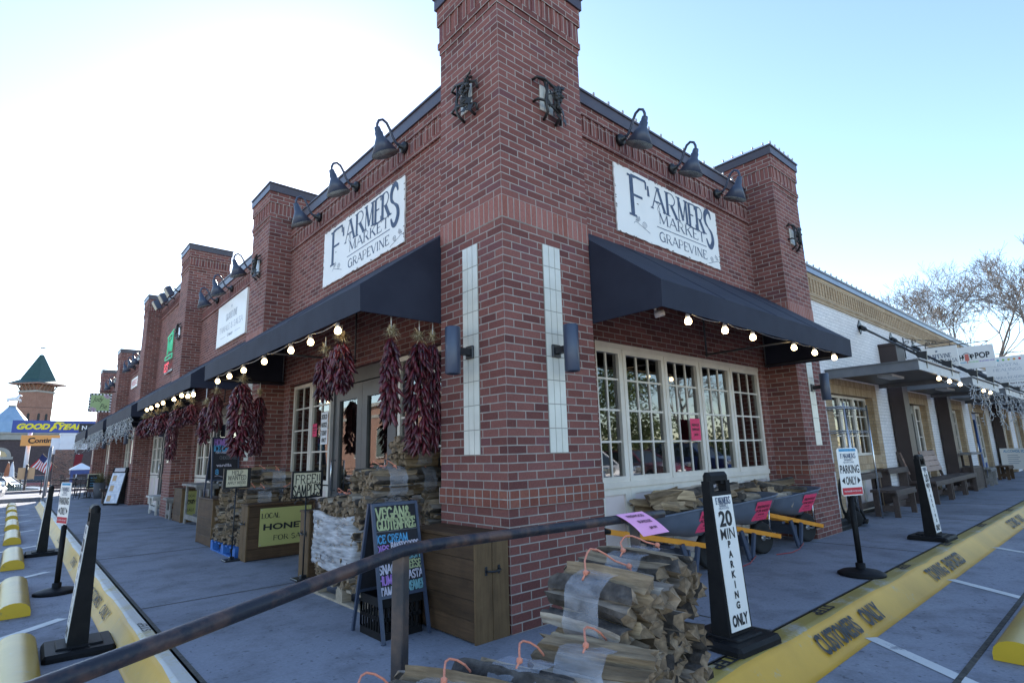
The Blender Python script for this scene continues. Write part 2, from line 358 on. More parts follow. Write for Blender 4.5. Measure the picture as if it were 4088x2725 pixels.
def woodmat(name,a,b2,st=(3,40,40),rough=.65,bm=.3,spec=.3,stain=.4,oi=0):
    m,t,b=newmat(name); co=coord(t,'Object',st); n=noise_(t,co,1,6,.65)
    c=ramp(t,[(.25,a),(.75,b2)],n); g=coord(t); c=mixc(t,stain,c,ramp(t,[(.35,(.45,.42,.40)),(.65,(1.2,1.2,1.2))],noise_(t,g,5,5,.6)),'MULTIPLY')
    isl=NN(t,'ShaderNodeNewGeometry').outputs['Random Per Island']; c=mixc(t,.55,c,ramp(t,[(0,(.55,.55,.55)),(1,(1.25,1.22,1.2))],isl),'MULTIPLY')
    if oi: c=mixc(t,oi,c,ramp(t,[(0,(.45,.42,.40)),(.35,(.9,.85,.8)),(.7,(1.15,1.1,1.05)),(1,(1.7,1.65,1.55))],NN(t,'ShaderNodeObjectInfo').outputs['Random']),'MULTIPLY')
    t.links.new(c,b.inputs['Base Color']); b.inputs['Roughness'].default_value=rough; b.inputs['Specular IOR Level'].default_value=spec; bump(t,b,n,bm,.006); return m
M['crateX']=woodmat('brown_stained_planks',(.060,.034,.018),(.115,.066,.034),(3,3,45))
M['crateZ']=woodmat('brown_stained_boards',(.10,.060,.028),(.185,.115,.055),(45,45,3))
M['log']=woodmat('split_firewood',(.11,.08,.052),(.46,.355,.235),(48,4,48),.85,1.0,.2,.5,.9)
M['loggrey']=woodmat('weathered_firewood',(.14,.12,.105),(.50,.44,.37),(48,4,48),.85,1.0,.2,.5,.9)
M['bark']=mat('firewood_bark',(.035,.028,.024),(.12,.10,.085),scale=18,rough=.95,bmp=.9,bscale=40)
M['endgrain']=mat('firewood_end_grain',(.10,.07,.045),(.34,.24,.15),scale=14,rough=.9,bmp=.5,bscale=60)
M['trexb']=woodmat('brown_composite_boards',(.060,.043,.038),(.10,.074,.066),(3,40,40),.6,.15,.3,.2)
M['trexl']=woodmat('pale_brown_slats',(.30,.20,.165),(.39,.275,.23),(3,40,40),.6,.15,.3,.2)
M['greywood']=woodmat('grey_weathered_wood',(.17,.16,.15),(.36,.34,.32),(3,40,40),.8,.3,.2)
M['whitewood']=woodmat('whitewashed_wood',(.42,.41,.39),(.60,.58,.55),(30,30,3),.8,.2,.2)
M['pallet']=woodmat('raw_pallet_wood',(.30,.24,.17),(.48,.40,.31),(3,40,40),.85,.3,.2)
M['bluewood']=mat('blue_pallet_paint',(.02,.10,.35),(.05,.19,.52),scale=7,rough=.6)
def plasticwrap(name,alpha,tint,st,bs):
    m,t,b=newmat(name); co=coord(t); n=noise_(t,coord(t,'Object',st),1,3,.6)
    b.inputs['Base Color'].default_value=c4(tint); b.inputs['Roughness'].default_value=.28; b.inputs['Specular IOR Level'].default_value=.5
    t.links.new(ramp(t,[(.35,(alpha*.55,)*3),(.68,(alpha*1.5,)*3)],n),b.inputs['Alpha']); bump(t,b,n,bs,.02); return m
M['wrap']=plasticwrap('clear_plastic_wrap',.26,(.70,.72,.80),(30,5,6),.25)
M['shrink']=plasticwrap('white_shrink_wrap',.46,(.78,.79,.84),(5,5,34),.5)
M['rope']=mat('orange_rope',(.62,.20,.12),(.70,.27,.18),scale=90,rough=.7)
M['rail']=mat('worn_painted_pipe',(.020,.022,.032),(.105,.062,.050),scale=9,rough=.42,spec=.35,lo=.47,hi=.62,bmp=.25,bscale=60,detail=8)
M['post']=mat('rusty_painted_post',(.035,.034,.040),(.13,.085,.065),scale=6,rough=.5,lo=.45,hi=.66,detail=8,bmp=.12,bscale=50)
M['galv']=mat('galvanised_steel',(.36,.37,.39),(.46,.47,.49),scale=12,rough=.4,metal=.7)
M['chrome']=mat('chrome_wire',(.55,.56,.58),rough=.25,metal=.9)
M['tub']=mat('blue_grey_barrow_tub',(.095,.115,.155),(.125,.145,.185),scale=5,rough=.45)
M['orange']=mat('orange_handle_wood',(.66,.24,.012),(.74,.29,.02),scale=9,rough=.45)
M['tyre']=mat('black_tyre_rubber',(.012,.012,.013),rough=.8)
M['pepper']=mat('dried_red_chile',(.055,.007,.014),(.105,.012,.018),scale=25,rough=.38,spec=.5,island=[(0,(.35,.32,.5)),(.3,(.8,.8,.9)),(.7,(1.2,1.0,1.0)),(.96,(1.6,1.3,1.2)),(1,(2.6,7.0,5.0))])
M['straw']=mat('dry_corn_husk',(.42,.33,.19),(.58,.48,.30),scale=30,rough=.85)
M['string']=mat('white_cord',(.68,.68,.66),rough=.7)
M['bulb']=mat('lit_bulb_glass',(.9,.8,.6),emit=(1.0,.72,.36),es=7.0,rough=.2)
M['bulbcap']=mat('white_bulb_cap',(.66,.66,.68),rough=.5)
M['bulboff']=mat('clear_fairy_bulb',(.42,.42,.42),rough=.2)
M['iron']=mat('black_wrought_iron',(.012,.012,.013),(.03,.028,.026),scale=10,rough=.5)
def glass(name,rf=.5,dark=(.012,.013,.014),ior=3.0):
    m,t,b=newmat(name); b.inputs['Base Color'].default_value=c4(dark); b.inputs['Roughness'].default_value=.02; b.inputs['IOR'].default_value=ior
    n=noise_(t,coord(t),1.4,2); bump(t,b,n,.05,.02)
    tr=NN(t,'ShaderNodeBsdfTransparent'); tr.inputs[0].default_value=(.55,.58,.58,1); mx=NN(t,'ShaderNodeMixShader',Fac=rf); out=[x for x in t.nodes if x.type=='OUTPUT_MATERIAL'][0]
    gl=NN(t,'ShaderNodeBsdfGlossy',Roughness=.02); fr=NN(t,'ShaderNodeFresnel',IOR=ior); t.links.new(b.inputs['Normal'].links[0].from_socket,gl.inputs['Normal'])
    t.links.new(fr.outputs[0],mx.inputs[0]); t.links.new(tr.outputs[0],mx.inputs[1]); t.links.new(gl.outputs[0],mx.inputs[2]); t.links.new(mx.outputs[0],out.inputs[0]); return m
M['glass']=glass('storefront_glass')
M['carglass']=mat('dark_car_glass',(.02,.025,.03),rough=.05,spec=1)
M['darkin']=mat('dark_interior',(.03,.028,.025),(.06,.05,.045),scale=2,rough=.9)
M['treebark']=mat('bare_tree_bark',(.10,.085,.075),(.21,.18,.16),scale=6,rough=.95,bmp=.5,bscale=20)
M['leaf']=mat('evergreen_leaf',(.025,.045,.012),(.07,.10,.03),scale=2,rough=.6,island=[(0,(.5,.5,.5)),(1,(1.6,1.5,1.2))])
M['grass']=mat('ornamental_grass',(.09,.10,.035),(.17,.14,.06),scale=9,rough=.7,island=[(0,(.5,.55,.5)),(1,(1.5,1.4,1.3))])
M['planter']=mat('dark_grey_planter',(.06,.063,.075),(.08,.083,.095),scale=4,rough=.6)
M['roofgreen']=mat('green_metal_roof',(.012,.05,.045),(.02,.068,.058),scale=2,rough=.55)
M['roofblue']=mat('pale_blue_metal_roof',(.22,.33,.46),(.28,.40,.54),scale=1,rough=.5)
M['stone']=mat('grey_limestone',(.34,.32,.28),(.42,.40,.36),scale=1.5,rough=.8)
M['yellowsign']=mat('sign_yellow',(.80,.68,.02),rough=.5); M['bluesign']=mat('sign_blue',(.02,.055,.30),rough=.4); M['orangesign']=mat('sign_orange',(.85,.36,.09),rough=.45)
M['whitepaint']=mat('white_trim_paint',(.70,.72,.76),(.76,.78,.82),scale=2,rough=.5)
M['red']=mat('dark_red_banner',(.17,.012,.02),rough=.8); M['flagred']=mat('flag_red',(.50,.03,.04),rough=.7); M['flagblue']=mat('flag_blue',(.02,.03,.12),rough=.7)
M['bluepaint']=mat('blue_kiosk_paint',(.03,.06,.22),(.04,.08,.27),scale=3,rough=.5); M['doorblue']=mat('blue_door_paint',(.02,.09,.32),(.03,.12,.38),scale=3,rough=.4)
M['green']=mat('dark_green_bench_paint',(.008,.05,.035),rough=.4)
M['neong']=mat('green_neon_tube',(.1,.6,.35),emit=(.12,.75,.42),es=.12); M['neonr']=mat('red_neon_tube',(.9,.05,.08),emit=(1,.05,.08),es=.45)
M['lime']=mat('sage_sign_board',(.36,.48,.22),rough=.5)
M['brownsteel']=mat('brown_downpipe_paint',(.030,.018,.016),(.042,.026,.024),scale=3,rough=.5)
M['greysteel']=mat('grey_canopy_paint',(.13,.135,.145),(.17,.175,.185),scale=4,rough=.5)
M['palesteel']=mat('pale_canopy_paint',(.42,.41,.40),(.50,.49,.48),scale=4,rough=.55)
M['tanplate']=mat('tan_plate',(.50,.34,.20),rough=.6)
M['terra']=mat('folded_umbrella_canvas',(.45,.17,.08),rough=.8)
# ---------------------------------------------------------------- ground
g=MB(); g.quad((-700,-700,-.175),(700,-700,-.175),(700,34.7,-.175),(-700,34.7,-.175)); struct(g.build('ground',M['pale']))
g=MB(); g.quad((-7,-9.5,-.16),(60,-9.5,-.16),(60,-1.5,-.16),(-7,-1.5,-.16)); g.quad((-7,-1.5,-.16),(-1.9,-1.5,-.16),(-1.9,28.1,-.16),(-7,28.1,-.16)); struct(g.build('parking_lot',M['lot']))
g=MB(); g.box((-1.86,-1.28,-.3),(60,33.2,0)); g.box((-16,28.1,-.3),(-1.86,33.2,0)); g.box((-16,33.2,-.3),(14,34.6,0.10)); sw=struct(g.build('sidewalk',M['concrete']))
g=MB()
for x in (1.35,5.45,9.2,12.34,16.75,21,25.5,30): g.box((x-.008,-1.28,.0),(x+.008,.45,.003))
for y in (3.0,6.6,10.4,14.6,19.2,24): g.box((-1.86,y-.008,0),(0.3,y+.008,.003))
g.box((-1.86,-1.30,0),(60,-1.272,.004)); g.box((-1.885,-1.28,0),(-1.84,28.1,.004))
g.build('sidewalk_joint',M['joint'],sw)
g=MB(); g.box((-16,-2.275,-.161),(60,-2.24,-.155)); struct(g.build('lot_joint',M['joint']))
def kerb(name,prof,a,b,axis,mats):
    g=MB(); n=int((b-a)/.35); rr=random.Random(3)
    vs=[]
    for i in range(n+1):
        s_=a+(b-a)*i/n
        for k,(d,z) in enumerate(prof):
            j=rr.uniform(-.006,.006) if 0<k<len(prof)-1 else 0
            vs.append((s_,d+j,z+(j if 1<k<4 else 0)) if axis=='x' else (d+j,s_,z+(j if 1<k<4 else 0)))
    P=len(prof); fs=[]; 
    for i in range(n):
        for k in range(P-1):
            q=(i*P+k,i*P+k+1,(i+1)*P+k+1,(i+1)*P+k); fs.append(q if axis!='x' else q[::-1]); g.m.append(0 if k<2 else 1); g.sm.append(k>=1)
    g.v=vs; g.f=[f[::-1] for f in fs]
    return struct(g.build(name,mats))
kr=kerb('kerb',[(-1.285,.004),(-1.40,.004),(-1.435,-.002),(-1.462,-.022),(-1.600,-.158),(-1.66,-.1585)],-1.86,60,'x',[M['yellowtop'],M['yellow']])
kl=kerb('kerb',[(-1.868,.004),(-1.955,.004),(-1.985,-.004),(-2.005,-.025),(-2.085,-.158),(-2.12,-.1585)],-1.28,24.5,'y',[M['kerbtopleft'],M['yellow']])
g=MB(); fr=frameM((0,-1.602,-.155),(1,0,0),(0,.138,.136))
for t_,x0,x1 in (('CUSTOMERS',1.50,2.24),('ONLY',2.40,2.80),('TOWING',4.47,5.08),('ENFORCED',5.2,5.93),('CUSTOMERS',9.55,10.35),('ONLY',10.5,10.95)):
    T(g,t_,fr,(x0+x1)/2,.10,.145,w=x1-x0,bold=.035,z=.009)
ft=frameM((0,-1.345,.004),(-1,0,0),(0,-1,0))
for x0,x1 in ((.42,.76),(1.95,2.28),(4.2,4.48),(6.1,6.4),(8.3,8.75),(11.0,11.4)): T(g,'STEP',ft,-(x0+x1)/2,0,.085,w=x1-x0,bold=.03,z=.004)
g.build('stencil_lettering',M['stencil'],kr)
g=MB(); fl=frameM((-2.088,0,-.155),(0,-1,0),(.08,0,.133))
for t_,y0,y1 in (('ONLY',3.3,3.75),('CUSTOMERS',3.95,4.8),('TOWING',7.0,7.6),('CUSTOMERS',10,11)): T(g,t_,fl,-(y0+y1)/2,.085,.09,w=y1-y0,bold=.012,z=.009)
T(g,'STEP',frameM((-1.92,2.3,.004),(0,1,0),(-1,0,0)),0,0,.06,w=.3,z=.004)
g.build('stencil_lettering',M['stencil'],kl)
def stripe(x0,y0,x1,y1,wd=.10):
    g=MB(); d=Vector((x1-x0,y1-y0,0)).normalized(); n=Vector((-d.y,d.x,0))*wd/2
    a=Vector((x0,y0,-.156)); b=Vector((x1,y1,-.156)); g.quad(a-n,b-n,b+n,a+n); return struct(g.build('parking_line',M['stripe']))
for k in range(9): stripe(2.21+2.62*k,-1.63,2.21+2.62*k-3.2,-5.9)
for y in (.35,3.95,7.19,10.75,14.16,17.28,19.9,22.5): stripe(-2.33,y,-5.6,y-3.2,.11)
# ---------------------------------------------------------------- brick market building
bm=thing('brick_market_building','red brick market building with stepped piers, storefront bays and dark awnings at the corner','building')
c_=.0677
def pier(x0,x1,y0,y1,zt,strips=(),emb=True):
    """square brick pier; zt = underside of its metal coping"""
    g=MB()
    def bx(z0,z1,e,mi): g.box((x0-e,y0-e,z0),(x1+e,y1+e,z1),mi)
    d=zt-8*c_
    bx(-.05,13*c_,0,0); bx(13*c_,15*c_,.013,1); bx(15*c_,48*c_,0,0); bx(48*c_,51*c_,.004,2); bx(51*c_,d,0,0)
    bx(d,d+c_,.010,0); bx(d+c_,d+2*c_,.024,0); bx(d+2*c_,d+5*c_,.012,3); bx(d+5*c_,zt,.030,0)
    n=int((x1-x0)/.1354)
    for k in range(n):       # alternate soldiers stand proud
        xx=x0+.03+k*.1354; g.box((xx,y0-.022,d+2*c_),(xx+.058,y0-.0122,d+5*c_),3)
    n=int((y1-y0)/.1354)
    for k in range(n):
        yy=y0+.03+k*.1354; g.box((x0-.022,yy,d+2*c_),(x0-.0122,yy+.058,d+5*c_),3)
    p=g.build('pier',[M['brick'],M['rowlock'],M['soldier'],M['soldier2']],bm,uv=(x0,y0))
    g=MB(); g.box((x0-.05,y0-.05,zt),(x1+.05,y1+.05,zt+.13)); g.box((x0-.065,y0-.065,zt+.13),(x1+.065,y1+.065,zt+.155)); g.build('coping',M['coping'],p)
    for ax,c in strips:
        t=MB(); j=MB()
        for r in range(9):
            z0=19*c_+r*3*c_
            for q in range(3):
                a=c-.108+q*.073; 
                if ax=='x': t.box((a+.0035,y0-.007,z0+.0035),(a+.0695,y0-.0015,z0+3*c_-.0035))
                else: t.box((x0-.007,a+.0035,z0+.0035),(x0-.0015,a+.0695,z0+3*c_-.0035))
        if ax=='x': j.box((c-.112,y0-.004,19*c_),(c+.112,y0-.0008,46*c_))
        else: j.box((x0-.004,c-.112,19*c_),(x0-.0008,c+.112,46*c_))
        s_=j.build('tile_strip',M['tilejoint'],p); t.build('tiles',M['tile'],s_)
    return p
pier(0,1.10,0,.905,5.885,[('x',.572),('y',.445)])
pier(5.714,6.65,0,.90,5.885,[('x',6.19)])
PY=[(6.13,7.03),(12.46,13.36),(18.44,19.3),(24.5,25.4),(30.9,31.8)]; PZ=[5.885,6.74,6.76,5.85,5.80]
for (a,b),z in zip(PY,PZ): pier(0,.95,a,b,z,[('y',(a+b)/2)])
RW,LW=.468,.402
def parapet(g,ax,a,b,z0,zt):     # wall from z0 to zt (underside of coping) with corbelled band, ax 'x' faces -Y, 'y' faces -X
    d=zt-6*c_
    def bx(p,q,z0,z1,e,mi):
        if ax=='x': g.box((p,RW-e,z0),(q,RW+.30,z1),mi)
        else: g.box((LW-e,p,z0),(LW+.30,q,z1),mi)
    bx(a,b,z0,d,0,0); bx(a,b,d,d+c_,.024,0); bx(a,b,d+c_,d+4*c_,.010,3); bx(a,b,d+4*c_,zt,.030,0)
    n=int((b-a)/.1354)
    for k in range(n):
        t=a+.03+k*.1354
        if ax=='x': g.box((t,RW-.021,d+c_),(t+.058,RW-.0102,d+4*c_),3)
        else: g.box((LW-.021,t,d+c_),(LW-.0102,t+.058,d+4*c_),3)
def copingbar(ax,a,b,zt):
    g=MB()
    if ax=='x': g.box((a,RW-.055,zt),(b,RW+.32,zt+.15)); g.box((a,RW-.07,zt+.15),(b,RW+.33,zt+.175))
    else: g.box((LW-.055,a,zt),(LW+.32,b,zt+.15)); g.box((LW-.07,a,zt+.15),(LW+.33,b,zt+.175))
    g.build('coping',M['coping'],bm)
BM=[M['brick'],M['rowlock'],M['soldier'],M['soldier2']]
g=MB(); parapet(g,'x',1.10,5.714,2.47,5.255)
g.box((1.10,RW,0),(1.68,RW+.30,2.47)); g.box((5.53,RW,0),(5.714,RW+.30,2.47)); g.build('wall',BM,bm,uv=(0,0)); copingbar('x',1.17,5.65,5.255)
ZB=[5.26,5.26,6.45,5.25,5.15]
ends=[.905]+[b for a,b in PY[:-1]]
for k,(a,(b,_)) in enumerate(zip(ends,PY)):
    g=MB(); parapet(g,'y',a,b,2.47,ZB[k]); s_=a+.14; e_=b-.27
    g.box((LW,a,0),(LW+.30,s_,2.47)); g.box((LW,e_,0),(LW+.30,b,2.47)); g.build('wall',BM,bm,uv=(0,0)); copingbar('y',a+.066,b-.066,ZB[k])
# body, roof and dark rooms behind the windows
g=MB(); g.box((.72,.80,5.0),(6.4,31.6,5.06)); g.build('roof',M['asphalt'],bm)
g=MB(); g.box((5.9,.92,0),(6.2,6.4,4.99)); g.box((.96,31.3,0),(6.2,31.6,4.99)); g.box((6.0,6.4,0),(6.3,31.3,4.99)); g.build('wall',M['brick'],bm,uv=(0,0))
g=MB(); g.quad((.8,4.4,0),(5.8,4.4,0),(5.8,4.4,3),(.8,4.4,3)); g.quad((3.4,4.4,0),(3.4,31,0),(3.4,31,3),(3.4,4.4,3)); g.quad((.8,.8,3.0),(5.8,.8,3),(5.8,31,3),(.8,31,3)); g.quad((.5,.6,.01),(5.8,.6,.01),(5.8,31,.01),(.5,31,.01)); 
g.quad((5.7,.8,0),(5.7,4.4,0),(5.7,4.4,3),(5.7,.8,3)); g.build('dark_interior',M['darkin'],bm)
def window(parent,O,r,w,h,cols,rows,fw=.06,fd=.06,mw=.022,rowz=None,mframe='frame',mg='glass',name='window'):
    """framed window: O lower corner, r unit vector along its width, frame proud of glass"""
    Mx=frameM(O,r,(0,0,1)); g=MB()
    for a,b in (((0,0,-fd),(fw,h,0)),((w-fw,0,-fd),(w,h,0)),((fw,0,-fd),(w-fw,fw,0)),((fw,h-fw,-fd),(w-fw,h,0))): g.box(a,b,0,Mx)
    iw=w-2*fw
    for k in range(1,cols):
        x=fw+iw*k/cols; g.box((x-mw/2,fw,-fd*.62),(x+mw/2,h-fw,-fd*.6+.014),0,Mx)
    for z in (rowz if rowz else [h*k/rows for k in range(1,rows)]): g.box((fw,z-mw/2,-fd*.63),(w-fw,z+mw/2,-fd*.6+.016),0,Mx)
    o=g.build(name,M[mframe],parent)
    p=MB(); p.quad((fw*.6,fw*.6,-fd*.6),(w-fw*.6,fw*.6,-fd*.6),(w-fw*.6,h-fw*.6,-fd*.6),(fw*.6,h-fw*.6,-fd*.6)); p.v=[tuple(Mx@Vector(q)) for q in p.v]; p.build('pane',M[mg],o)
    return o
def lowpanel(parent,O,r,w,h):
    Mx=frameM(O,r,(0,0,1)); g=MB(); fw=.07
    for a,b in (((0,0,-.05),(fw,h,0)),((w-fw,0,-.05),(w,h,0)),((fw,0,-.05),(w-fw,fw,0)),((fw,h-fw,-.05),(w-fw,h,0))): g.box(a,b,0,Mx)
    g.box((fw,fw,-.05),(w-fw,h-fw,-.022),1,Mx); return g.build('panel',[M['frame'],M['panel']],parent)
# right hand storefront: five windows over panels
wx=[(1.68,2.165),(2.19,3.00),(3.015,3.81),(3.84,4.64),(4.665,5.53)]
rz_=[1.385-.965,1.727-.965,2.067-.965]
for k,(a,b) in enumerate(wx):
    window(bm,(a,.50,.965),(1,0,0),b-a,1.445,2 if k==0 else 3,4,fw=.055,fd=.07,rowz=rz_)
    lowpanel(bm,(a,.505,.03),(1,0,0),b-a,.875)
g=MB(); g.box((1.68,.485,.905),(5.53,.56,.965)); g.box((1.68,.49,2.41),(5.53,.56,2.468))
for q in (2.165,3.0,3.81,4.64): g.box((q+.001,.508,.03),(q+.0245 if q!=3.0 else q+.0145,.56,2.41))
g.build('window_frame',M['frame'],bm)
def glazed_door(parent,O,r,w,h,mf='doorgrey',rail=.14,bot=.28):
    Mx=frameM(O,r,(0,0,1)); g=MB()
    for a,b in (((0,0,-.05),(rail,h,0)),((w-rail,0,-.05),(w,h,0)),((rail,0,-.05),(w-rail,bot,0)),((rail,h-.2,-.05),(w-rail,h,0))): g.box(a,b,0,Mx)
    o=g.build('door',M[mf],parent); p=MB(); p.quad((rail*.8,bot*.9,-.03),(w-rail*.8,bot*.9,-.03),(w-rail*.8,h-.18,-.03),(rail*.8,h-.18,-.03)); p.v=[tuple(Mx@Vector(q)) for q in p.v]; p.build('pane',M['glass'],o)
    return o,Mx
def left_bay(s,e):
    d0=s+1.62; d1=e-1.77; X=.47; r=(0,-1,0)     # door assembly between d0..d1
    for a,b in ((d1+.04,e-.27),(s+.14,d0-.02)):
        m_=(a+b)/2
        for p,q in ((a,m_-.005),(m_+.005,b)):
            window(bm,(X,q,.93),r,q-p,1.52,2,4,fw=.055,fd=.06,rowz=[.46,.80,1.14]); lowpanel(bm,(X+.004,q,.03),r,q-p,.88)
    g=MB(); g.box((X-.01,d0,2.28),(X+.05,d1,2.46)); g.box((X-.01,d0,0),(X+.05,d0+.09,2.28)); g.box((X-.01,d1-.09,0),(X+.05,d1,2.28)); g.build('door_frame',M['doorgrey'],bm)
    mid=(d0+d1)/2
    for p,q,hx in ((d0+.095,mid-.003,.82),(mid+.003,d1-.095,.06)):
        o,Mx=glazed_door(bm,(X+.012,q,.01),r,q-p,2.26)
        h=MB(); wd=q-p; hh=.07 if hx<.5 else wd-.07; h.tube([(hh,.85,0),(hh,.85,.06),(hh,1.25,.06),(hh,1.25,0)],.012,6,0,Mx); h.build('handle',M['chrome'],o)
for s,(e,_) in zip(ends,PY): left_bay(s,e)
# ---------------------------------------------------------------- awnings
def awning(name,label,ax,a,b,wallo,zt=3.65,zf=2.715,zb=2.475,front=-.765,seams=(),rods=()):
    """a..b along the wall; front = outer edge; wallo = wall plane"""
    t=thing(name,label,'awning',(0,0,0),group='dark canvas awnings of the brick building')
    P=(lambda s,o,z:(s,o,z)) if ax=='x' else (lambda s,o,z:(o,s,z))
    g=MB(); fo=front; n=10; sg=1 if ax=='x' else -1
    def q(p0,p1,p2,p3):
        g.quad(*( (p0,p1,p2,p3) if ax=='x' else (p3,p2,p1,p0)))
    for i in range(n):
        u0=a+(b-a)*i/n; u1=a+(b-a)*(i+1)/n
        q(P(u0,fo,zf),P(u1,fo,zf),P(u1,wallo,zt),P(u0,wallo,zt)); q(P(u0,fo+.008,zb),P(u1,fo+.008,zb),P(u1,fo,zf),P(u0,fo,zf))
        q(P(u1,fo+.02,zf-.01),P(u0,fo+.02,zf-.01),P(u0,wallo,zt-.025),P(u1,wallo,zt-.025)); q(P(u1,fo+.02,zb),P(u0,fo+.02,zb),P(u0,fo+.02,zf-.01),P(u1,fo+.02,zf-.01))
    for s in (a,b):
        for d in (0,.012 if s==a else -.012):
            g.add([P(s+d,wallo,zt),P(s+d,fo,zf),P(s+d,fo+.008,zb),P(s+d,wallo,zb)],[(0,1,2,3)])
    for u in seams:
        g.add([P(u-.006,fo-.001,zf),P(u+.006,fo-.001,zf),P(u+.006,wallo-.001,zt+.003),P(u-.006,wallo-.001,zt+.003),P(u,fo-.004,zf+.004),P(u,wallo-.002,zt+.008)],[(0,4,5,3),(4,1,2,5)] if ax=='x' else [(3,5,4,0),(5,2,1,4)])
    g.build('canopy',M['navy'],t)
    f=MB()
    for s in [a+.05,b-.05]+list(rods):
        f.tube([P(s,fo+.04,zb+.03),P(s,wallo,zb+.03)],.014,6); f.tube([P(s,fo+.04,zb+.03),P(s,fo+.04,zf-.04)],.012,6); f.tube([P(s,wallo-.02,zb),P(s,wallo-.02,zt-.1)],.012,6)
    f.tube([P(a+.03,fo+.04,zb+.03),P(b-.03,fo+.04,zb+.03)],.014,6); f.tube([P(a+.03,fo+.04,zf-.04),P(b-.03,fo+.04,zf-.04)],.012,6)
    f.build('frame',M['underawn'],t); return t
awning('awning','dark awning over the five storefront windows on the right of the corner pier','x',1.112,5.70,RW-.035,seams=(2.2,3.35,4.5),rods=(3.9,))
lab=['dark awning over the market door left of the corner pier','dark awning under the pale tamale sign','dark awning under the green neon sign','dark awning with fairy lights, second from the far end of the brick building','dark awning at the far end of the brick building']
for k,(s,(e,_)) in enumerate(zip(ends,PY)):
    awning('awning',lab[k],'y',s+.012,(e-.02) if k<4 else 30.4,LW-.035,front=-.815,zf=2.735-.012*k,zb=2.50-.03*k*(k>1),seams=[s+1.7,s+3.4],rods=(s+2.5,))
# ---------------------------------------------------------------- wall signs
def farmers(name,label,Mx,W=2.41,H=.885):
    t=thing(name,label,'sign'); rr=random.Random(5); g=MB()
    pts=[]
    def edge(a,b,n):
        for i in range(n):
            u=i/n; x=a[0]+(b[0]-a[0])*u; y=a[1]+(b[1]-a[1])*u; k=rr.uniform(-.007,.007) if i else 0
            pts.append((x+(k if a[0]==b[0] else 0),y+(k if a[1]==b[1] else 0)))
    edge((0,0),(W,0),26); edge((W,0),(W,H),12); edge((W,H),(0,H),26); edge((0,H),(0,0),12)
    g.prism(pts,.018,0,Mx@Matrix.Translation((0,0,-.018))); g.build('board',M['white'],t)
    r=MB()
    for i in range(46):     # rusty nicks round the rim and a few screw stains
        e=rr.choice('bbttlrm'); x=rr.uniform(.05,W-.05); y=rr.uniform(.05,H-.05); s_=rr.uniform(.006,.02)
        if e=='b': y=.006
        if e=='t': y=H-.006
        if e=='l': x=.006
        if e=='r': x=W-.006
        n=7; p=[(x+s_*rr.uniform(.4,1.6)*cos(2*pi*k/n)*(1.5 if e in 'bt' else 1),max(.001,min(H-.001,y+s_*.6*rr.uniform(.4,1.2)*sin(2*pi*k/n)))) for k in range(n)]
        r.add([(a,b,.0008) for a,b in p],[tuple(range(n))],0,Mx)
    r.build('rust_spots',M['rust'],t)
    L=MB()
    for ch,u0,u1,z0,z1,K in (('F',.115,.275,.31,.93,.14),('A',.315,.435,.56,.93,.17),('R',.45,.56,.555,.94,.17),('M',.565,.67,.55,.95,.15),('E',.68,.755,.54,.945,.16),('R',.76,.85,.535,.95,.17),('S',.855,.945,.34,.965,.15)):
        h=(z1-z0)*H; S(L,ch,Mx,(u0+u1)/2*W,(z0+z1)/2*H,h,w=(u1-u0)*W,K=K,n=.06)
    ribbon(L,[(.285*W,.88*H),(.287*W,.72*H)],[.03,.05],Mx,0,.0026); ribbon(L,_cr([(.335*W,.70*H),(.37*W,.66*H),(.385*W,.58*H),(.375*W,.545*H),(.365*W,.6*H),(.40*W,.71*H)]),.008,Mx,0,.003)
    S(L,'MARKET',Mx,.605*W,.452*H,.165*H,w=.47*W,K=.17,n=.065)
    ribbon(L,[(.345*W,.30*H),(.855*W,.315*H)],.011,Mx,0,.002)
    S(L,'GRAPEVINE',Mx,.605*W,.165*H,.14*H,w=.485*W,K=.16,n=.07)
    for x,y,sx in ((.21,.205,1),(.925,.10,-1)):
        k=.95 if sx>0 else .8
        sp=[(x*W+sx*(.05+.055*k*(1-i/26)*cos(i*.55)),y*H+.02+.055*k*(1-i/26)*sin(i*.55)) for i in range(24)]
        ribbon(L,sp,.006,Mx,0,.002)
        for q in range(4): 
            a_=pi-.25-q*.32 if sx>0 else .25+q*.32
            ribbon(L,[(x*W+.05*cos(a_)-.02*sx,y*H+.035+.03*sin(a_)),(x*W+.115*cos(a_)-.02*sx,y*H+.035+.085*sin(a_))],[.004,.014],Mx,0,.002)
        ribbon(L,_cr([(x*W-sx*.17,y*H-.0),(x*W-sx*.13,y*H+.03),(x*W-sx*.02,y*H),(x*W+sx*.16,y*H-.055)]),.006,Mx,0,.002)
    L.build('lettering',M['navyink'],t); return t
farmers('wall_sign','white weathered board with arched navy lettering on the wall right of the corner pier',frameM((2.19,RW-.024,3.835),(1,0,0),(0,0,1)))
farmers('wall_sign','white weathered board with arched navy lettering on the wall left of the corner pier',frameM((LW-.024,4.65,3.825),(0,-1,0),(0,0,1)),W=2.40,H=.87)
def panel_sign(name,label,Mx,W,H,board='white',th=.03,edge=None,cat='sign',frame=None,loc=None):
    t=thing(name,label,cat); g=MB(); g.box((0,0,-th),(W,H,0),0,Mx); g.build('board',M[board],t)
    if frame:
        f=MB(); e=.02
        for a,b in (((-e,-e,-th),(0,H+e,.012)),((W,-e,-th),(W+e,H+e,.012)),((0,-e,-th),(W,0,.012)),((0,H,-th),(W,H+e,.012))): f.box(a,b,0,Mx)
        f.build('frame',M[frame],t)
    return t
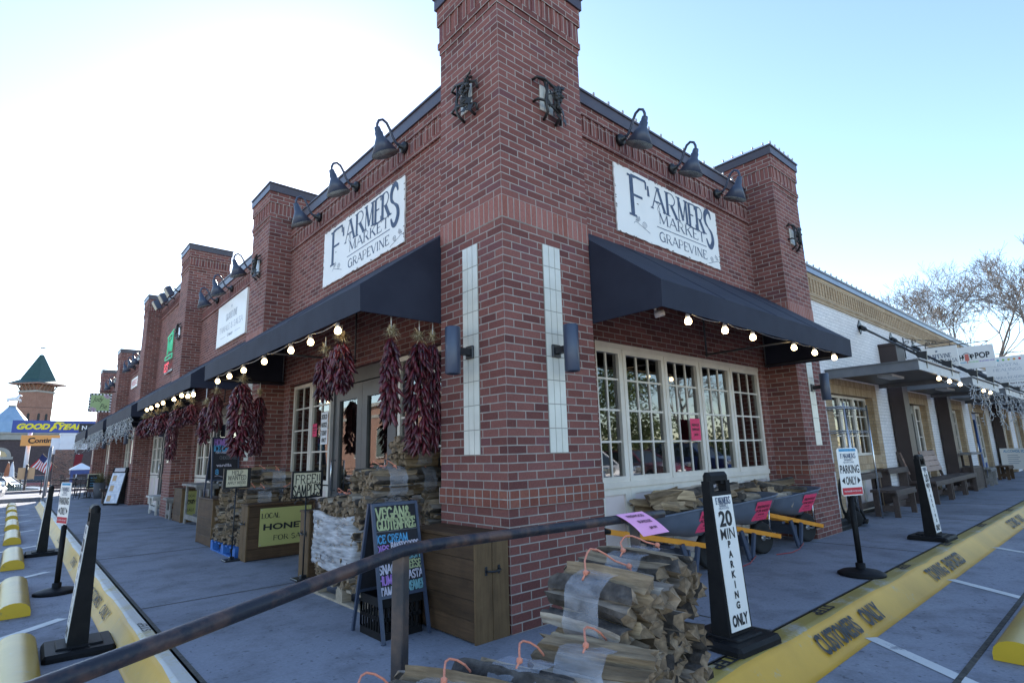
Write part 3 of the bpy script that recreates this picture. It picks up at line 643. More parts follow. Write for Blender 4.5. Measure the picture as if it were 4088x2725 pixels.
Mx=frameM((LW-.05,10.63,3.83),(0,-1,0),(0,0,1)); t=panel_sign('wall_sign','plain pale sign with thin grey tamale lettering between two piers',Mx,2.18,.96,th=.05)
g=MB(); S(g,'GRAPEVINE',Mx,1.12,.60,.15,w=.85,K=.12,n=.05); S(g,'TAMALE & SALSA',Mx,1.1,.36,.13,w=1.75,K=.11,n=.05); T(g,'Company',Mx,1.1,.17,.10,shear=.3)
ribbon(g,[(.35,.17),(.75,.17)],.008,Mx,0,.002); ribbon(g,[(1.45,.17),(1.85,.17)],.008,Mx,0,.002)
st=[(1.1+(.05 if i%2==0 else .02)*sin(i*pi/5),.80+(.05 if i%2==0 else .02)*cos(i*pi/5)) for i in range(10)]; g.add([(x,y,.002) for x,y in st],[tuple(range(10))],0,Mx); g.build('lettering',M['grey'],t)
# neon sign of bay three
t=thing('neon_sign','green and red neon sign on the tall third bay of the brick wall','neon sign'); Mx=frameM((LW-.06,16.7,3.95),(0,-1,0),(0,0,1)); g=MB()
for P in ([(.1,.45),(.1,.55),(1.1,.55),(1.1,.42),(.1,.45)],[(.35,.6),(.35,1.15),(1.0,1.2),(1.0,.62)],[(.2,1.15),(1.1,1.28)],[(.45,.65),(.5,1.0),(.6,.7),(.7,1.0),(.75,.65)],[(.85,.65),(.85,1.05),(.95,.9),(.85,.85)],[(.55,1.05),(.8,1.1)]): g.tube([Mx@Vector((x,y,.02)) for x,y in P],.016,6)
S(g,'LIVE',Mx,.62,.50,.10,K=.12,n=.12,serif=False); g.build('green_tubes',M['neong'],t)
g=MB(); S(g,'EST 86',Mx,.62,.19,.22,w=.95,K=.16,n=.16,serif=False,z=.03); g.build('red_tubes',M['neonr'],t)
g=MB(); g.box((0,0,-.01),(1.2,1.3,.0),0,Mx@Matrix.Translation((0,.02,0))@Matrix.Diagonal((1,.05,1,1))); g.box((.55,0,-.01),(.60,1.25,.005),0,Mx); g.build('mount',M['blackm'],t)
Mx=frameM((LW-.04,23.75,4.235),(0,-1,0),(0,0,1)); t=panel_sign('wall_sign','small white sign with red lettering on the far part of the brick wall',Mx,1.65,.39); g=MB(); T(g,'WEEKS',Mx,.82,.195,.24,w=1.35,bold=.02); g.build('lettering',mat('red_lettering',(.6,.05,.08),rough=.5),t)
# hanging square sign with chequered rim
t=thing('hanging_sign','small green square sign with chequered rim hanging at a far brick pier','sign'); Mx=frameM((-.87,24.88,3.385),(1,0,0),(0,0,1)); W_,H_=.75,.765
g=MB(); g.box((0,0,0),(W_,H_,.03),0,Mx@Matrix.Translation((0,0,-.03))); g.build('board',M['lime'],t)
g=MB(); n=13; s_=W_/n
for i in range(n):
    for j in range(n):
        if i in (0,n-1) or j in (0,n-1): g.add([(i*s_,j*s_,.001),(i*s_+s_,j*s_,.001),(i*s_+s_,j*s_+s_,.001),(i*s_,j*s_+s_,.001)],[(0,1,2,3)],(i+j)%2,Mx)
g.build('chequered_rim',[M['paper'],M['ink']],t)
g=MB()
for fx,fy in ((.62,.62),(.55,.66),(.12,.13),(.2,.1)):
    for k in range(6):
        a=k*pi/3; g.add([(fx+.02*cos(a+.5)*0,fy,.003),(fx+.07*cos(a-.3),fy+.07*sin(a-.3),.003),(fx+.085*cos(a),fy+.085*sin(a),.003),(fx+.07*cos(a+.3),fy+.07*sin(a+.3),.003)],[(0,1,2,3)],0,Mx)
g.build('flowers',mat('lilac_petals',(.62,.38,.60),rough=.6),t)
g=MB(); T(g,'Judy',Mx,.30,.50,.25,shear=.35,w=.36); T(g,'Pie',Mx,.50,.24,.2,shear=.35,w=.24); g.build('lettering',M['ink'],t)
g=MB(); g.tube([(-.9,24.9,4.24),(0.0,24.9,4.24)],.018,6); [g.tube([(x,24.9,4.24),(x,24.9,4.15)],.008,5) for x in (-.7,-.25)]; g.build('bracket',M['blackm'],t)
# ---------------------------------------------------------------- wall lamps
lamp=thing('gooseneck_lamp','','wall lamp')
g=MB(); Y=Matrix.Rotation(pi/2,4,'X'); g.lathe([(.075,0),(.075,.035),(.06,.05),(.03,.055),(.03,.10),(.0,.10)],14,0,Y); g.build('wall_plate',M['blackm'],lamp)
g=MB(); g.tube([(0,-.08,0),(0,-.13,.02),(0,-.18,.08),(0,-.22,.17),(0,-.265,.24),(0,-.32,.265),(0,-.37,.235),(0,-.39,.18),(0,-.392,.10)],.017,8); g.build('arm',M['lampblue'],lamp)
g=MB(); Ms=Matrix.Translation((0,-.392,.13))@Matrix.Rotation(radians(20),4,'X'); g.lathe([(.0,0),(.035,0),(.04,-.03),(.04,-.06),(.05,-.065),(.05,-.12),(.058,-.13),(.165,-.335)],20,0,Ms); sh=g.build('shade',M['lampblue'],lamp)
g=MB(); g.lathe([(.163,-.335),(.056,-.135),(0,-.132)],20,0,Ms); g.build('inner_reflector',M['lampin'],sh)
GL_='gooseneck lamps along the brick parapet'
rl=['gooseneck lamp on the right brick wall, nearest the corner pier','middle gooseneck lamp above the right lettered board','gooseneck lamp on the right brick wall, nearest the second pier']
for k,x in enumerate((2.35,3.49,4.70)):
    if k==0: lamp.location=(x,RW-.021,5.06); lamp['label']=rl[0]; lamp['group']=GL_
    else: dup(lamp,(x,RW-.021,5.06),0,rl[k],GL_)
for lb,y,z in (('gooseneck lamp on the left brick wall, nearest the corner pier',2.25,5.06),('middle gooseneck lamp above the left lettered board',3.56,5.06),('gooseneck lamp on the left wall beside the second pier',4.88,5.06),('gooseneck lamp above the tamale sign, nearest the second pier',8.2,5.10),('middle gooseneck lamp above the tamale sign',9.7,5.06),('gooseneck lamp above the tamale sign, nearest the third pier',10.9,5.06),('gooseneck lamp in the fourth bay of the brick wall, nearer one',21.0,5.06),('middle gooseneck lamp in the fourth bay of the brick wall',22.0,5.06),('gooseneck lamp in the fourth bay of the brick wall, farther one',23.2,5.06),('gooseneck lamp on the last bay of the brick wall, nearer one',27.6,4.96),('gooseneck lamp on the last bay of the brick wall, farther one',29.2,4.96)):
    dup(lamp,(LW-.021,y,z),-pi/2,lb,GL_)
for lb,y in (('black floodlight on the tall third bay, nearest the camera',15.4),('black floodlight on the tall third bay, middle of three',16.3),('black floodlight on the tall third bay, farthest of three',17.3)):
    t=thing('floodlight',lb,'floodlight',(LW-.03,y,6.35),group='floodlights on the tall bay'); g=MB(); g.bbox((-.38,-.16,-.02),(-.22,.16,.26),.02,0,Matrix.Rotation(-.5,4,'Y')); g.build('housing',M['lampblue'],t); g=MB(); g.tube([(0,0,0),(-.12,0,.02),(-.2,0,.1)],.02,6); g.build('arm',M['blackm'],t)
# ---------------------------------------------------------------- cylinder sconces
sc=thing('cylinder_sconce','','wall light'); g=MB(); g.lathe([(.0,.20),(.060,.20),(.065,.193),(.065,-.193),(.060,-.20),(.05,-.20),(.05,-.17),(0,-.17)],24,0,None,True,(0,-.19,0)); g.build('cylinder',M['lampblue'],sc)
g=MB(); g.bbox((-.052,-.025,-.055),(.052,0,.055),.008); g.box((-.03,-.14,-.028),(.03,-.025,.028)); g.build('bracket',M['blackm'],sc)
sc.location=(.572,-.004,2.15); sc['label']='charcoal cylinder wall light on the right face of the corner pier'; sc['group']='cylinder wall lights on the brick piers'
dup(sc,(-.004,.445,2.15),-pi/2,'charcoal cylinder wall light on the left face of the corner pier')
dup(sc,(6.19,-.004,2.15),0,'charcoal cylinder wall light on the pier beside the white building')
for k,((a,b),lb) in enumerate(zip(PY[1:],('partly behind dried chiles on the third pier','on the fourth pier behind the fairy lights','on the fifth pier behind the fairy lights','on the last pier of the brick building'))): dup(sc,(-.004,(a+b)/2,2.12),-pi/2,'charcoal cylinder wall light '+lb)
# ---------------------------------------------------------------- wrought iron grape ornaments
on=thing('grapevine_ornament','','ornament'); g=MB()
for q in range(3): g.box((-.085+q*.058,-.012,-.13),(-.033+q*.058,-.002,.13))
g.build('tile_backing',M['tile'],on); g=MB(); rr=random.Random(4)
for z,sg in ((.13,1),(-.10,1)): g.tube([(-.17,0,z+.02),(-.165,-.06,z+.02),(-.08,-.075,z+.03),(0,-.08,z),(.1,-.075,z-.03),(.17,-.03,z-.04),(.175,-.015,z-.1)],.013,6)
for x in (-.07,.09): g.tube([(x-.02,0,.21),(x,-.06,.15),(x+.02,-.07,.05),(x-.01,-.075,-.08),(x+.02,-.07,-.17),(x+.03,0,-.22)],.014,6)
for k in range(5): g.tube([(rr.uniform(-.1,.15),-.08,rr.uniform(-.15,.18)) for _ in range(4)],.008,5)
for k in range(34):
    a=rr.random(); z=.09-a*.19; x=.085+rr.uniform(-1,1)*.055*(1-a*.6); g.lathe([(0,.019),(.015,.012),(.019,0),(.015,-.012),(0,-.019)],6,0,TR(x,-.085+rr.uniform(-.02,.012),z))
for k in range(9):
    x,z=rr.uniform(.02,.17),rr.choice([rr.uniform(-.2,-.09),rr.uniform(.08,.17)]); n=9; g.prism([((.05 if i%2 else .028)*cos(2*pi*i/n),(.05 if i%2 else .028)*sin(2*pi*i/n)) for i in range(n)],.006,0,TR(x,-.085,z,pi/2+rr.uniform(-.6,.6),0,rr.uniform(-.5,.5)))
g.build('iron_vine',M['iron'],on); on.location=(.59,-.003,4.59); on['label']='wrought iron grapevine ornament on the right face of the corner pier'; on['group']='iron grapevine ornaments on the piers'
dup(on,(-.003,.46,4.59),-pi/2,'wrought iron grapevine ornament on the left face of the corner pier'); dup(on,(6.2,-.003,4.60),0,'wrought iron grapevine ornament on the pier beside the white building')
dup(on,(-.003,6.6,4.62),-pi/2,'wrought iron grapevine ornament on the second pier of the left wall'); dup(on,(-.003,12.9,4.62),-pi/2,'wrought iron grapevine ornament on the third pier above the neon sign')
# ---------------------------------------------------------------- string lights
bg_=MB(); bg_.lathe([(0,-.066),(.022,-.06),(.030,-.045),(.032,-.03),(.026,-.012),(.018,0)],12); bulbme=bg_.mesh('bulb',M['bulb'])
bg_=MB(); bg_.lathe([(.019,-.001),(.021,.018),(.016,.03),(.014,.052),(0,.054)],10); capme=bg_.mesh('bulb_cap',M['bulbcap'])
def strand(label,pts,zc,group='string lights under the awnings',sag=.03,bl=1.0):
    t=thing('string_light',label,'string light',group=group); path=[]
    for a,b in zip(pts,pts[1:]):
        for k in range(4): u=k/4; path.append((a[0]+(b[0]-a[0])*u,a[1]+(b[1]-a[1])*u,a[2]+(b[2]-a[2])*u+.055-sag*4*u*(1-u)))
    path.append((pts[-1][0],pts[-1][1],pts[-1][2]+.055)); g=MB(); g.tube(path,.005,5); g.build('cable',M['string'],t)
    for p in pts: o=inst(bulbme,'bulb',t,p,(0,0,0)); o2=inst(capme,'bulb_cap',o,(0,0,0))
    return t
strand('string of lit white bulbs under the awning right of the corner pier',[(x,-.70,2.455) for x in (1.6,2.27,2.86,3.9,4.52,5.18)],0)
strand('string of lit white bulbs under the awning left of the corner pier',[(-.74,y,2.475) for y in (1.5,2.14,2.68,3.55,4.36,5.01,5.62)],0)
strand('string of lit white bulbs under the second left awning above dried chiles',[(-.74,y,z) for y,z in ((7.1,2.42),(7.5,2.43),(8.0,2.49),(8.65,2.48),(9.7,2.50),(10.3,2.50),(11.0,2.50),(11.55,2.50))],0)
t=thing('security_camera','small white security camera under the right awning','camera',(1.62,-.35,2.66)); g=MB(); g.lathe([(0,.09),(.03,.085),(.034,.0),(.03,-.01),(0,-.012)],12,0,TR(0,0,-.10,radians(80),0,.5)); g.build('body',M['bulbcap'],t); g=MB(); g.lathe([(.035,0),(.03,-.03),(.012,-.04),(.012,-.1),(0,-.1)],12); g.build('mount',M['bulbcap'],t)
def icicles(label,P,n,zl,group='unlit icicle lights under the canopies',seed=1):
    t=thing('icicle_lights',label,'fairy lights',group=group); rr=random.Random(seed); g=MB(); h=MB(); L=[Vector(p) for p in P]
    path=[]
    for a,b in zip(L,L[1:]):
        for k in range(n): path.append(a.lerp(b,k/n)+Vector((0,0,-.04*abs(sin(k*2.1)))))
    path.append(L[-1]); g.tube(path,.006,4)
    for p in path:
        ln=rr.uniform(*zl); q=[p]; 
        while q[-1].z>p.z-ln: q.append(q[-1]+Vector((rr.uniform(-.035,.035),rr.uniform(-.035,.035),-.075)))
        if len(q)<2: continue
        g.tube(q,.0045,3,caps=False)
        for a in q[1:]:
            d=Vector((rr.uniform(-1,1),rr.uniform(-1,1),rr.uniform(-.9,.3))).normalized(); h.tube([a,a+d*.045,a+d*.055],[.012,.009,.001],4)
    g.build('cable',M['string'],t); o=h.build('bulbs',M['bulboff'],t); o['kind']='stuff'; return t
icicles('unlit white icicle lights under the fourth awning of the brick building',[(-.8,13.4,2.44),(-.8,18.3,2.44)],46,(.12,.5),seed=2)
icicles('unlit white icicle lights under the fifth awning of the brick building',[(-.8,19.4,2.44),(-.8,24.3,2.42)],44,(.2,.6),seed=3)
icicles('unlit white icicle lights under the last awning of the brick building',[(-.8,25.5,2.40),(-.8,30.2,2.36)],40,(.15,.5),seed=4)
# small white lights clipped along the parapets
for lb,P in (('row of small white lights clipped to the parapet right of the corner pier',[(1.3+.28*k,RW-.05,5.45) for k in range(16)]),('row of small white lights round the top of the second right pier',[(5.70+.17*k,-.05,6.06) for k in range(6)]+[(5.66,.05+.17*k,6.06) for k in range(5)])):
    t=thing('parapet_lights',lb,'fairy lights'); g=MB(); h=MB(); g.tube(P,.006,4)
    for p in P: h.lathe([(0,.05),(.012,.04),(.016,.02),(.012,0)],6,0,TR(*p))
    g.build('cable',M['string'],t); o=h.build('bulbs',M['bulboff'],t); o['kind']='stuff'
# ---------------------------------------------------------------- dried chile ristras
def ristra_mesh(L,Rm,n,seed):
    rr=random.Random(seed); g=MB()
    for i in range(n):
        u=(i+rr.random())/n; prof=(min(1,(u+.03)*5)**.6)*(1-.35*max(0,u-.75)/.25); a=rr.uniform(0,2*pi); r=Rm*prof*rr.uniform(.55,.95)
        p=Vector((r*cos(a),r*sin(a),-u*L)); out=Vector((cos(a),sin(a),0)); d=(Vector((0,0,-1))+out*rr.uniform(.05,.55)+Vector((rr.uniform(-.35,.35),rr.uniform(-.35,.35),0))).normalized()
        ln=rr.uniform(.085,.125); w_=rr.uniform(.013,.019); bend=out*rr.uniform(-.02,.03)
        pts=[p-d*ln*.2]+[p-d*ln*.2+d*ln*t_+bend*t_*t_ for t_ in (.25,.55,.8,1)]
        g.tube(pts,[.005,w_,w_*.95,w_*.6,.002],5,caps=False)
    return g.mesh('peppers',M['pepper'])
def straw_mesh(seed):
    rr=random.Random(seed); g=MB()
    for i in range(90):
        a=rr.uniform(0,2*pi); e=rr.uniform(-.4,1.2); d=Vector((cos(a)*cos(e),sin(a)*cos(e),sin(e))); l=rr.uniform(.06,.12); s=Vector((rr.uniform(-.02,.02),rr.uniform(-.02,.02),rr.uniform(-.02,.04)))
        side=d.cross(Vector((0,0,1))).normalized()*rr.uniform(.003,.007); dr=Vector((0,0,-l*.35))
        g.add([s-side,s+side,s+d*l*.6+side,s+d*l*.6-side,s+d*l+dr],[(0,1,2,3),(3,2,4)])
    return g.mesh('corn_husk',M['straw'])
RM={'s':ristra_mesh(.42,.105,120,1),'m':ristra_mesh(.60,.085,150,2),'l':ristra_mesh(.95,.115,300,3),'n':ristra_mesh(.70,.075,160,4)}; ST=[straw_mesh(k) for k in (1,2)]
def ristra(label,x,y,zt,kind,drop=.12,rz=0,zs=1,rs=1):
    t=thing('chile_ristra',label,'chile ristra',(x,y,zt),rz,'dried chile ristras hanging under the left awnings')
    inst(RM[kind],'peppers',t,(0,0,-drop-.06),sc=(rs,rs,zs)); inst(ST[len(label)%2],'corn_husk',t,(0,0,-drop),sc=(rs,rs,1)); g=MB(); g.tube([(0,0,0),(.003,0,-drop)],.006,5); g.build('cord',M['string'],t)
ristra('dark red ristra hanging alone in front of the grey doors',-.47,1.0,2.52,'n',.16)
ristra('long thick dark red ristra left of the corner pier, left one of the touching pair',-.165,1.02,2.52,'l',.16,1,1.0,1.05)
ristra('long dark red ristra right against the corner pier',-.03,1.0,2.52,'l',.16,2.2,.97,.72)
ristra('bushy red ristra beside a lit bulb, right one of a pair',-.62,1.68,2.55,'s',.14,.5,.98,1.08)
ristra('shorter bushy red ristra, left one of the pair left of the grey doors',-.62,2.05,2.50,'s',.16,1.5,.92,.88)
ristra('large full ristra hanging over the firewood on the blue pallet',-.62,4.8,2.47,'l',.10,.9,.97,1.25)
ristra('very dark ristra hanging close to the second pier behind the large one',-.22,5.35,2.42,'l',.16,2.6,.85,.85)
ristra('ristra at the end of the first left awning, upper one of two close together',-.62,6.15,2.46,'s',.12,.2,1.15,.95)
ristra('slim ristra above the ice cream chalkboard',-.62,6.75,2.46,'n',.24,.7,.80,1.0)
ristra('small bunch of red chiles under three bulbs of the second awning, right one',-.62,7.75,2.46,'s',.12,2,.75,1.1)
ristra('small bunch of red chiles under three bulbs of the second awning, left one',-.62,8.7,2.46,'s',.12,3,.75,1.15)
ristra('long slim ristra hanging beside the third pier',-.62,9.2,2.46,'l',.14,1.2,.93,.8)
for k,y in enumerate((10.15,10.95,11.75,12.5)): ristra('bright red chile bunch under the second awning, '+('first','second','third','fourth')[k]+' of the far four',-.62,y,2.48,'s',.12,k*1.3,.9,1.25)
# ---------------------------------------------------------------- white brick building on the right
wb=thing('white_brick_building','long white painted brick building with tan brick trim and row of doors on the right','building')
WY=.468; X0=6.65; X1=46
opn=[(8.05,11.0,'win'),(12.62,15.3,'door'),(16.75,19.45,'door'),(20.45,23.2,'blue'),(25.15,28.2,'door'),(29.3,32.0,'door'),(33.6,36.4,'door'),(37.6,40.4,'door')]
g=MB(); xs=X0
for a,b,k in opn: g.box((xs,WY,0),(a,WY+.3,2.52)); xs=b
g.box((xs,WY,0),(X1,WY+.3,2.52)); g.box((X0,WY,2.52),(X1,WY+.3,3.96)); g.build('wall',M['whitebrick'],wb,uv=(0,0))
g=MB()
def tb(z0,z1,e,mi): g.box((X0,WY-e,z0),(X1,WY+.3,z1),mi)
tb(3.96,4.03,.022,0); tb(4.03,4.10,.035,0); tb(4.10,4.37,.020,1); tb(4.37,4.47,.04,0); g.build('cornice',[M['tan'],M['tansold']],wb,uv=(0,0))
g=MB(); x=X0+.05
while x<X1-.1: g.box((x,WY-.034,4.10),(x+.075,WY-.0202,4.37)); x+=.145
g.build('cornice_dentils',M['tan'],wb,uv=(0,0))
g=MB(); g.box((X0,WY-.07,4.47),(X1,WY+.34,4.57)); g.build('coping',mat('pale_blue_coping',(.16,.21,.30),(.20,.25,.34),scale=2,rough=.35),wb)
g=MB(); g.box((X0,WY-.085,4.57),(X1,WY+.35,4.605)); g.build('coping_cap',M['coping'],wb)
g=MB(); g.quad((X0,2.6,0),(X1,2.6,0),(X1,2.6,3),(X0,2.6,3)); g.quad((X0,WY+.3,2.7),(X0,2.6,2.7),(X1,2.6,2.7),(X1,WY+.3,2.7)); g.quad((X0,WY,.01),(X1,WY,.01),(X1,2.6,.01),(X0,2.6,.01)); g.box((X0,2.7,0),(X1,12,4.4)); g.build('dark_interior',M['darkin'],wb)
for n,(a,b,k) in enumerate(opn):
    g=MB(); j=.30; sill=.98 if k=='win' else 0
    g.box((a,WY-.006,2.235),(b,WY+.2,2.52),1); g.box((a,WY-.005,0),(a+j,WY+.2,2.235),0); g.box((b-j,WY-.005,0),(b,WY+.2,2.235),0)
    if k=='win': g.box((a+j,WY-.012,.80),(b-j,WY+.2,1.06),1)
    g.build('brick_surround',[M['tan'],M['tansold']],wb,uv=(0,0)); a+=j; b-=j; Yf=WY+.13
    if k=='win':
        w_=(b-a)/3
        for q in range(3): window(wb,(a+q*w_+.004,Yf,1.06),(1,0,0),w_-.008,1.172,2 if q!=1 else 3,3,fw=.05,fd=.06); lowpanel(wb,(a+q*w_+.004,Yf,.02),(1,0,0),w_-.008,.775)
    else:
        dw=.98; m0=a+(b-a-dw)/2
        for p,q in ((a,m0),(m0+dw,b)):
            window(wb,(p,Yf,.62),(1,0,0),q-p,1.61,1,4,fw=.085,fd=.06); 
            o=lowpanel(wb,(p,Yf,.02),(1,0,0),q-p,.595)
            if k=='blue': o.data=o.data.copy(); o.data.materials[1]=M['doorblue']
            elif True: o.data.materials[1]=M['doorgrey']
        o,Mx=glazed_door(wb,(m0+.02,Yf+.02,.01),(1,0,0),dw-.04,2.2,'doorblue' if k=='blue' else 'doorgrey',rail=.13,bot=.3)
        h=MB(); h.tube([(.07,.8,0),(.07,.8,.06),(.07,1.2,.06),(.07,1.2,0)],.013,6,0,Mx); h.build('handle',M['chrome'],o)
# brown downpipes with hopper heads
for lb,x0,x1 in (('brown square downpipe with hopper head between the first white window and door',11.75,12.3),('brown square downpipe between the second and third doors of the white building',15.95,16.45),('brown square downpipe beyond the fourth doorway of the white building',24.0,24.5)):
    t=thing('downpipe',lb,'downpipe',(0,0,0),group='brown downpipes on the white building'); g=MB(); g.box((x0+.07,WY-.30,.05),(x1-.07,WY-.03,2.95)); g.build('pipe',M['brownsteel'],t)
    g=MB(); g.box((x0-.05,WY-.34,2.95),(x1+.05,WY,3.45)); g.box((x0-.08,WY-.37,3.45),(x1+.08,WY,3.50)); g.build('hopper_head',M['brownsteel'],t)
# flat steel canopies hung from rods
CAN=[(8.2,11.3),(12.5,15.75),(16.8,20.05),(21.05,24.3),(25.4,28.6),(29.7,32.9),(34,37.2)]
cl=['nearest the brick pier','second from the brick pier','third from the brick pier','fourth from the brick pier','fifth from the brick pier','sixth from the brick pier','farthest along the white wall']
for n,((a,b),lb) in enumerate(zip(CAN,cl)):
    t=thing('steel_canopy','flat grey steel canopy over a doorway, '+lb,'canopy',group='flat steel canopies on the white building'); yf=-.97; zt=2.63
    for p,q in ((a,a+.03),(b-.03,b)): g=MB(); g.box((p,yf,zt-.16),(q,WY-.01,zt)); g.box((p-.03,yf,zt),(q+.03,WY-.01,zt+.015)); g.build('side_beam',M['greysteel'],t)
    g=MB(); g.box((a+.031,yf,zt-.155),(b-.031,yf+.03,zt-.005)); g.box((a-.035,yf-.04,zt+.016),(b+.035,yf+.06,zt+.03)); g.build('front_beam',M['palesteel'],t)
    g=MB(); g.box((a+.031,yf+.031,zt-.08),(b-.031,WY-.011,zt-.03)); g.build('deck',M['underawn'],t)
    g=MB(); g.box((a+.9,-.35,zt-.13),(a+1.7,-.12,zt-.085)); g.build('light_fitting',M['lampin'],t)
    if n<6:
        for q,(bx,mx) in enumerate(((a+.55,10.6+4.2*n),(b-.7,12.85+4.25*n))):
            w_=Vector((min(mx,X1-.5),WY-.02,3.77)); e=Vector((bx,yf+.06,zt+.12)); g=MB(); g.tube([w_,e],.022,6); 
            g.prism([(-.16,0),(0,-.16),(.16,0),(0,.16)],.02,0,frameM(w_+Vector((0,.02,0)),(1,0,0),(0,0,1))); g.tube([w_,w_.lerp(e,.09)],.05,6)
            g.add([(bx-.02,yf-.035,zt+.2),(bx+.02,yf-.035,zt+.2),(bx+.02,yf-.005,zt-.1),(bx-.02,yf-.005,zt-.1),(bx-.02,yf+.16,zt+.2),(bx+.02,yf+.16,zt+.2)],[(0,1,2,3),(0,4,5,1),(0,3,4),(1,5,2),(4,3,2,5)]); g.build('tie_rod',M['blackm'],t)
strand('string of lit white bulbs along the nearest steel canopies of the white building',[(x,-1.0,2.42) for x in (9.3,10.1,11.0,13.4,14.2)],0,sag=.12)
icicles('unlit white icicle lights hanging from the third steel canopy',[(12.0,-.99,2.47),(20.0,-.99,2.45)],30,(.1,.9),seed=8)
icicles('dense unlit icicle lights hanging from the farther steel canopies',[(20.5,-.99,2.45),(33,-.99,2.45)],90,(.2,.9),seed=9)
t=thing('parapet_lights','row of small white lights on the coping of the white building','fairy lights'); g=MB(); h=MB(); P=[(7+.3*k,WY-.06,4.63) for k in range(110)]; g.tube(P,.006,4)
for p in P: h.lathe([(0,.05),(.014,.04),(.018,.02),(.012,0)],5,0,TR(*p))
g.build('cable',M['string'],t); o=h.build('bulbs',M['bulboff'],t); o['kind']='stuff'
# projecting signs, faces towards the camera
def proj(label,x,y0,y1,z0,z1,fill,th=.04):
    t=thing('projecting_sign',label,'sign',group=None); Mx=frameM((x,y0,z0),(0,-1,0),(0,0,1)); W=y0-y1; H=z1-z0; g=MB(); g.box((0,0,-th),(W,H,0),0,Mx); g.build('board',M['white'],t)
    g=MB(); zb=z1+.09; g.tube([(x-.01,WY,zb),(x-.01,y1+.05,zb)],.012,5); g.tube([(x-.01,WY-.01,zb+.27),(x-.01,WY-.01,zb-.28)],.012,5); g.tube([(x-.01,WY,zb+.25),(x-.01,y1+.2,zb)],.006,4)
    for s_ in (0,1): g.tube([(x-.01,WY-.02-.14*s_-(.06+.05*cos(k*.8))*1,zb+.13+.06*sin(k*.8)*(1-k/14)) for k in range(12)],.007,4)
    for y in (y0-.1,y1+.12): g.tube([(x-.01,y,zb),(x-.01,y,z1-.01)],.006,4)
    g.build('bracket',M['blackm'],t); fill(Mx,W,H,t); return t
def f1(Mx,W,H,t):
    g=MB(); S(g,'GRAPEVINE',Mx,W*.45,H*.56,.10,w=W*.72,K=.16,n=.07); S(g,'TAMALE & SALSA',Mx,W*.5,H*.30,.085,w=W*.9,K=.13,n=.06); T(g,'Company',Mx,W*.5,H*.12,.06,shear=.3); ribbon(g,[(W*.1,H*.12),(W*.3,H*.12)],.006,Mx,0,.002); ribbon(g,[(W*.7,H*.12),(W*.9,H*.12)],.006,Mx,0,.002)
    st=[(W*.42+(.035 if i%2==0 else .015)*sin(i*pi/5),H*.8+(.035 if i%2==0 else .015)*cos(i*pi/5)) for i in range(10)]; g.add([(a,b,.002) for a,b in st],[tuple(range(10))],0,Mx); g.build('lettering',M['navyink'],t)
def f2(Mx,W,H,t):
    g=MB(); T(g,'H',Mx,W*.10,H*.53,H*.24,w=W*.09,bold=.03); T(g,'P',Mx,W*.41,H*.53,H*.24,w=W*.09,bold=.03); T(g,'POP',Mx,W*.68,H*.56,H*.27,w=W*.40,bold=.03)
    ring=[(W*.255+.085*cos(pi*k/12),H*.55+.10*sin(pi*k/12)) for k in range(13)]; ribbon(g,ring,.014,Mx,0,.003)
    for sx in (-1,1): g.add([(W*.255+sx*.08+.022*cos(q),H*.54+.04*sin(q),.004) for q in [k*pi/5 for k in range(10)]],[tuple(range(10))],0,Mx)
    g.build('black_lettering',M['ink'],t)
    g=MB(); n=[(-.045,-.10),(.045,-.10),(.045,.06),(.03,.085),(-.03,.085),(-.045,.06)]; g.add([(W*.255+a,H*.53+b,.0035) for a,b in n],[tuple(range(6))],0,Mx); g.add([(W*.255+a,H*.53+b,.003) for a,b in ((-.008,-.17),(.008,-.17),(.008,-.1),(-.008,-.1))],[(0,1,2,3)],0,Mx); g.build('ice_lolly_emblem',mat('coral_print',(.65,.16,.12),rough=.6),t)
    for tx,cx,w_,c in (('POPS',.14,.17,(.05,.40,.62)),('SLUSHES',.42,.27,(.35,.62,.25)),('SHAVED ICE',.77,.40,(.20,.12,.45))):
        g=MB(); T(g,tx,Mx,W*cx,H*.30,H*.055,w=W*w_,bold=.03); g.build('coloured_lettering',mat('print_'+tx.lower().replace(' ','_'),c,rough=.6),t)
def f3(Mx,W,H,t):
    g=MB(); S(g,'CRYSTAL',Mx,W*.5,H*.68,.08,w=W*.6,K=.13,n=.06); S(g,'HEALINGS',Mx,W*.5,H*.5,.08,w=W*.65,K=.13,n=.06); S(g,'&',Mx,W*.5,H*.35,.06,K=.13,n=.06); S(g,'CHAKRA READINGS',Mx,W*.5,H*.2,.075,w=W*.9,K=.13,n=.06); T(g,'PSYCHIC PALM & TAROT CARDS',Mx,W*.5,H*.08,.04,w=W*.7); g.build('lettering',M['grey'],t)
    for k,c in enumerate(((.1,.2,.5),(.1,.45,.5),(.25,.5,.15),(.7,.6,.1),(.75,.35,.08),(.65,.08,.1))):
        g=MB(); x=W*(.2+.125*k); g.add([(x+.035*cos(q*pi/3),H*.87+.035*sin(q*pi/3),.002) for q in range(6)],[tuple(range(6))],0,Mx); g.build('emblem',mat('emblem_%d'%k,c,rough=.6),t)
def f4(Mx,W,H,t):
    g=MB(); T(g,'Chocolate',Mx,W*.5,H*.62,.20,w=W*.78,shear=.35); S(g,'SHANGRILA',Mx,W*.52,H*.35,.12,w=W*.7,K=.12,n=.06); g.build('lettering',mat('maroon_lettering',(.06,.02,.03),rough=.6),t)
    g=MB(); ribbon(g,[(W*.5+.1*cos(k*pi/10),H*.88+.07*sin(k*pi/10)) for k in range(21)],.01,Mx,0,.002); g.build('gold_ring',mat('pale_gold_print',(.62,.56,.36),rough=.6),t)
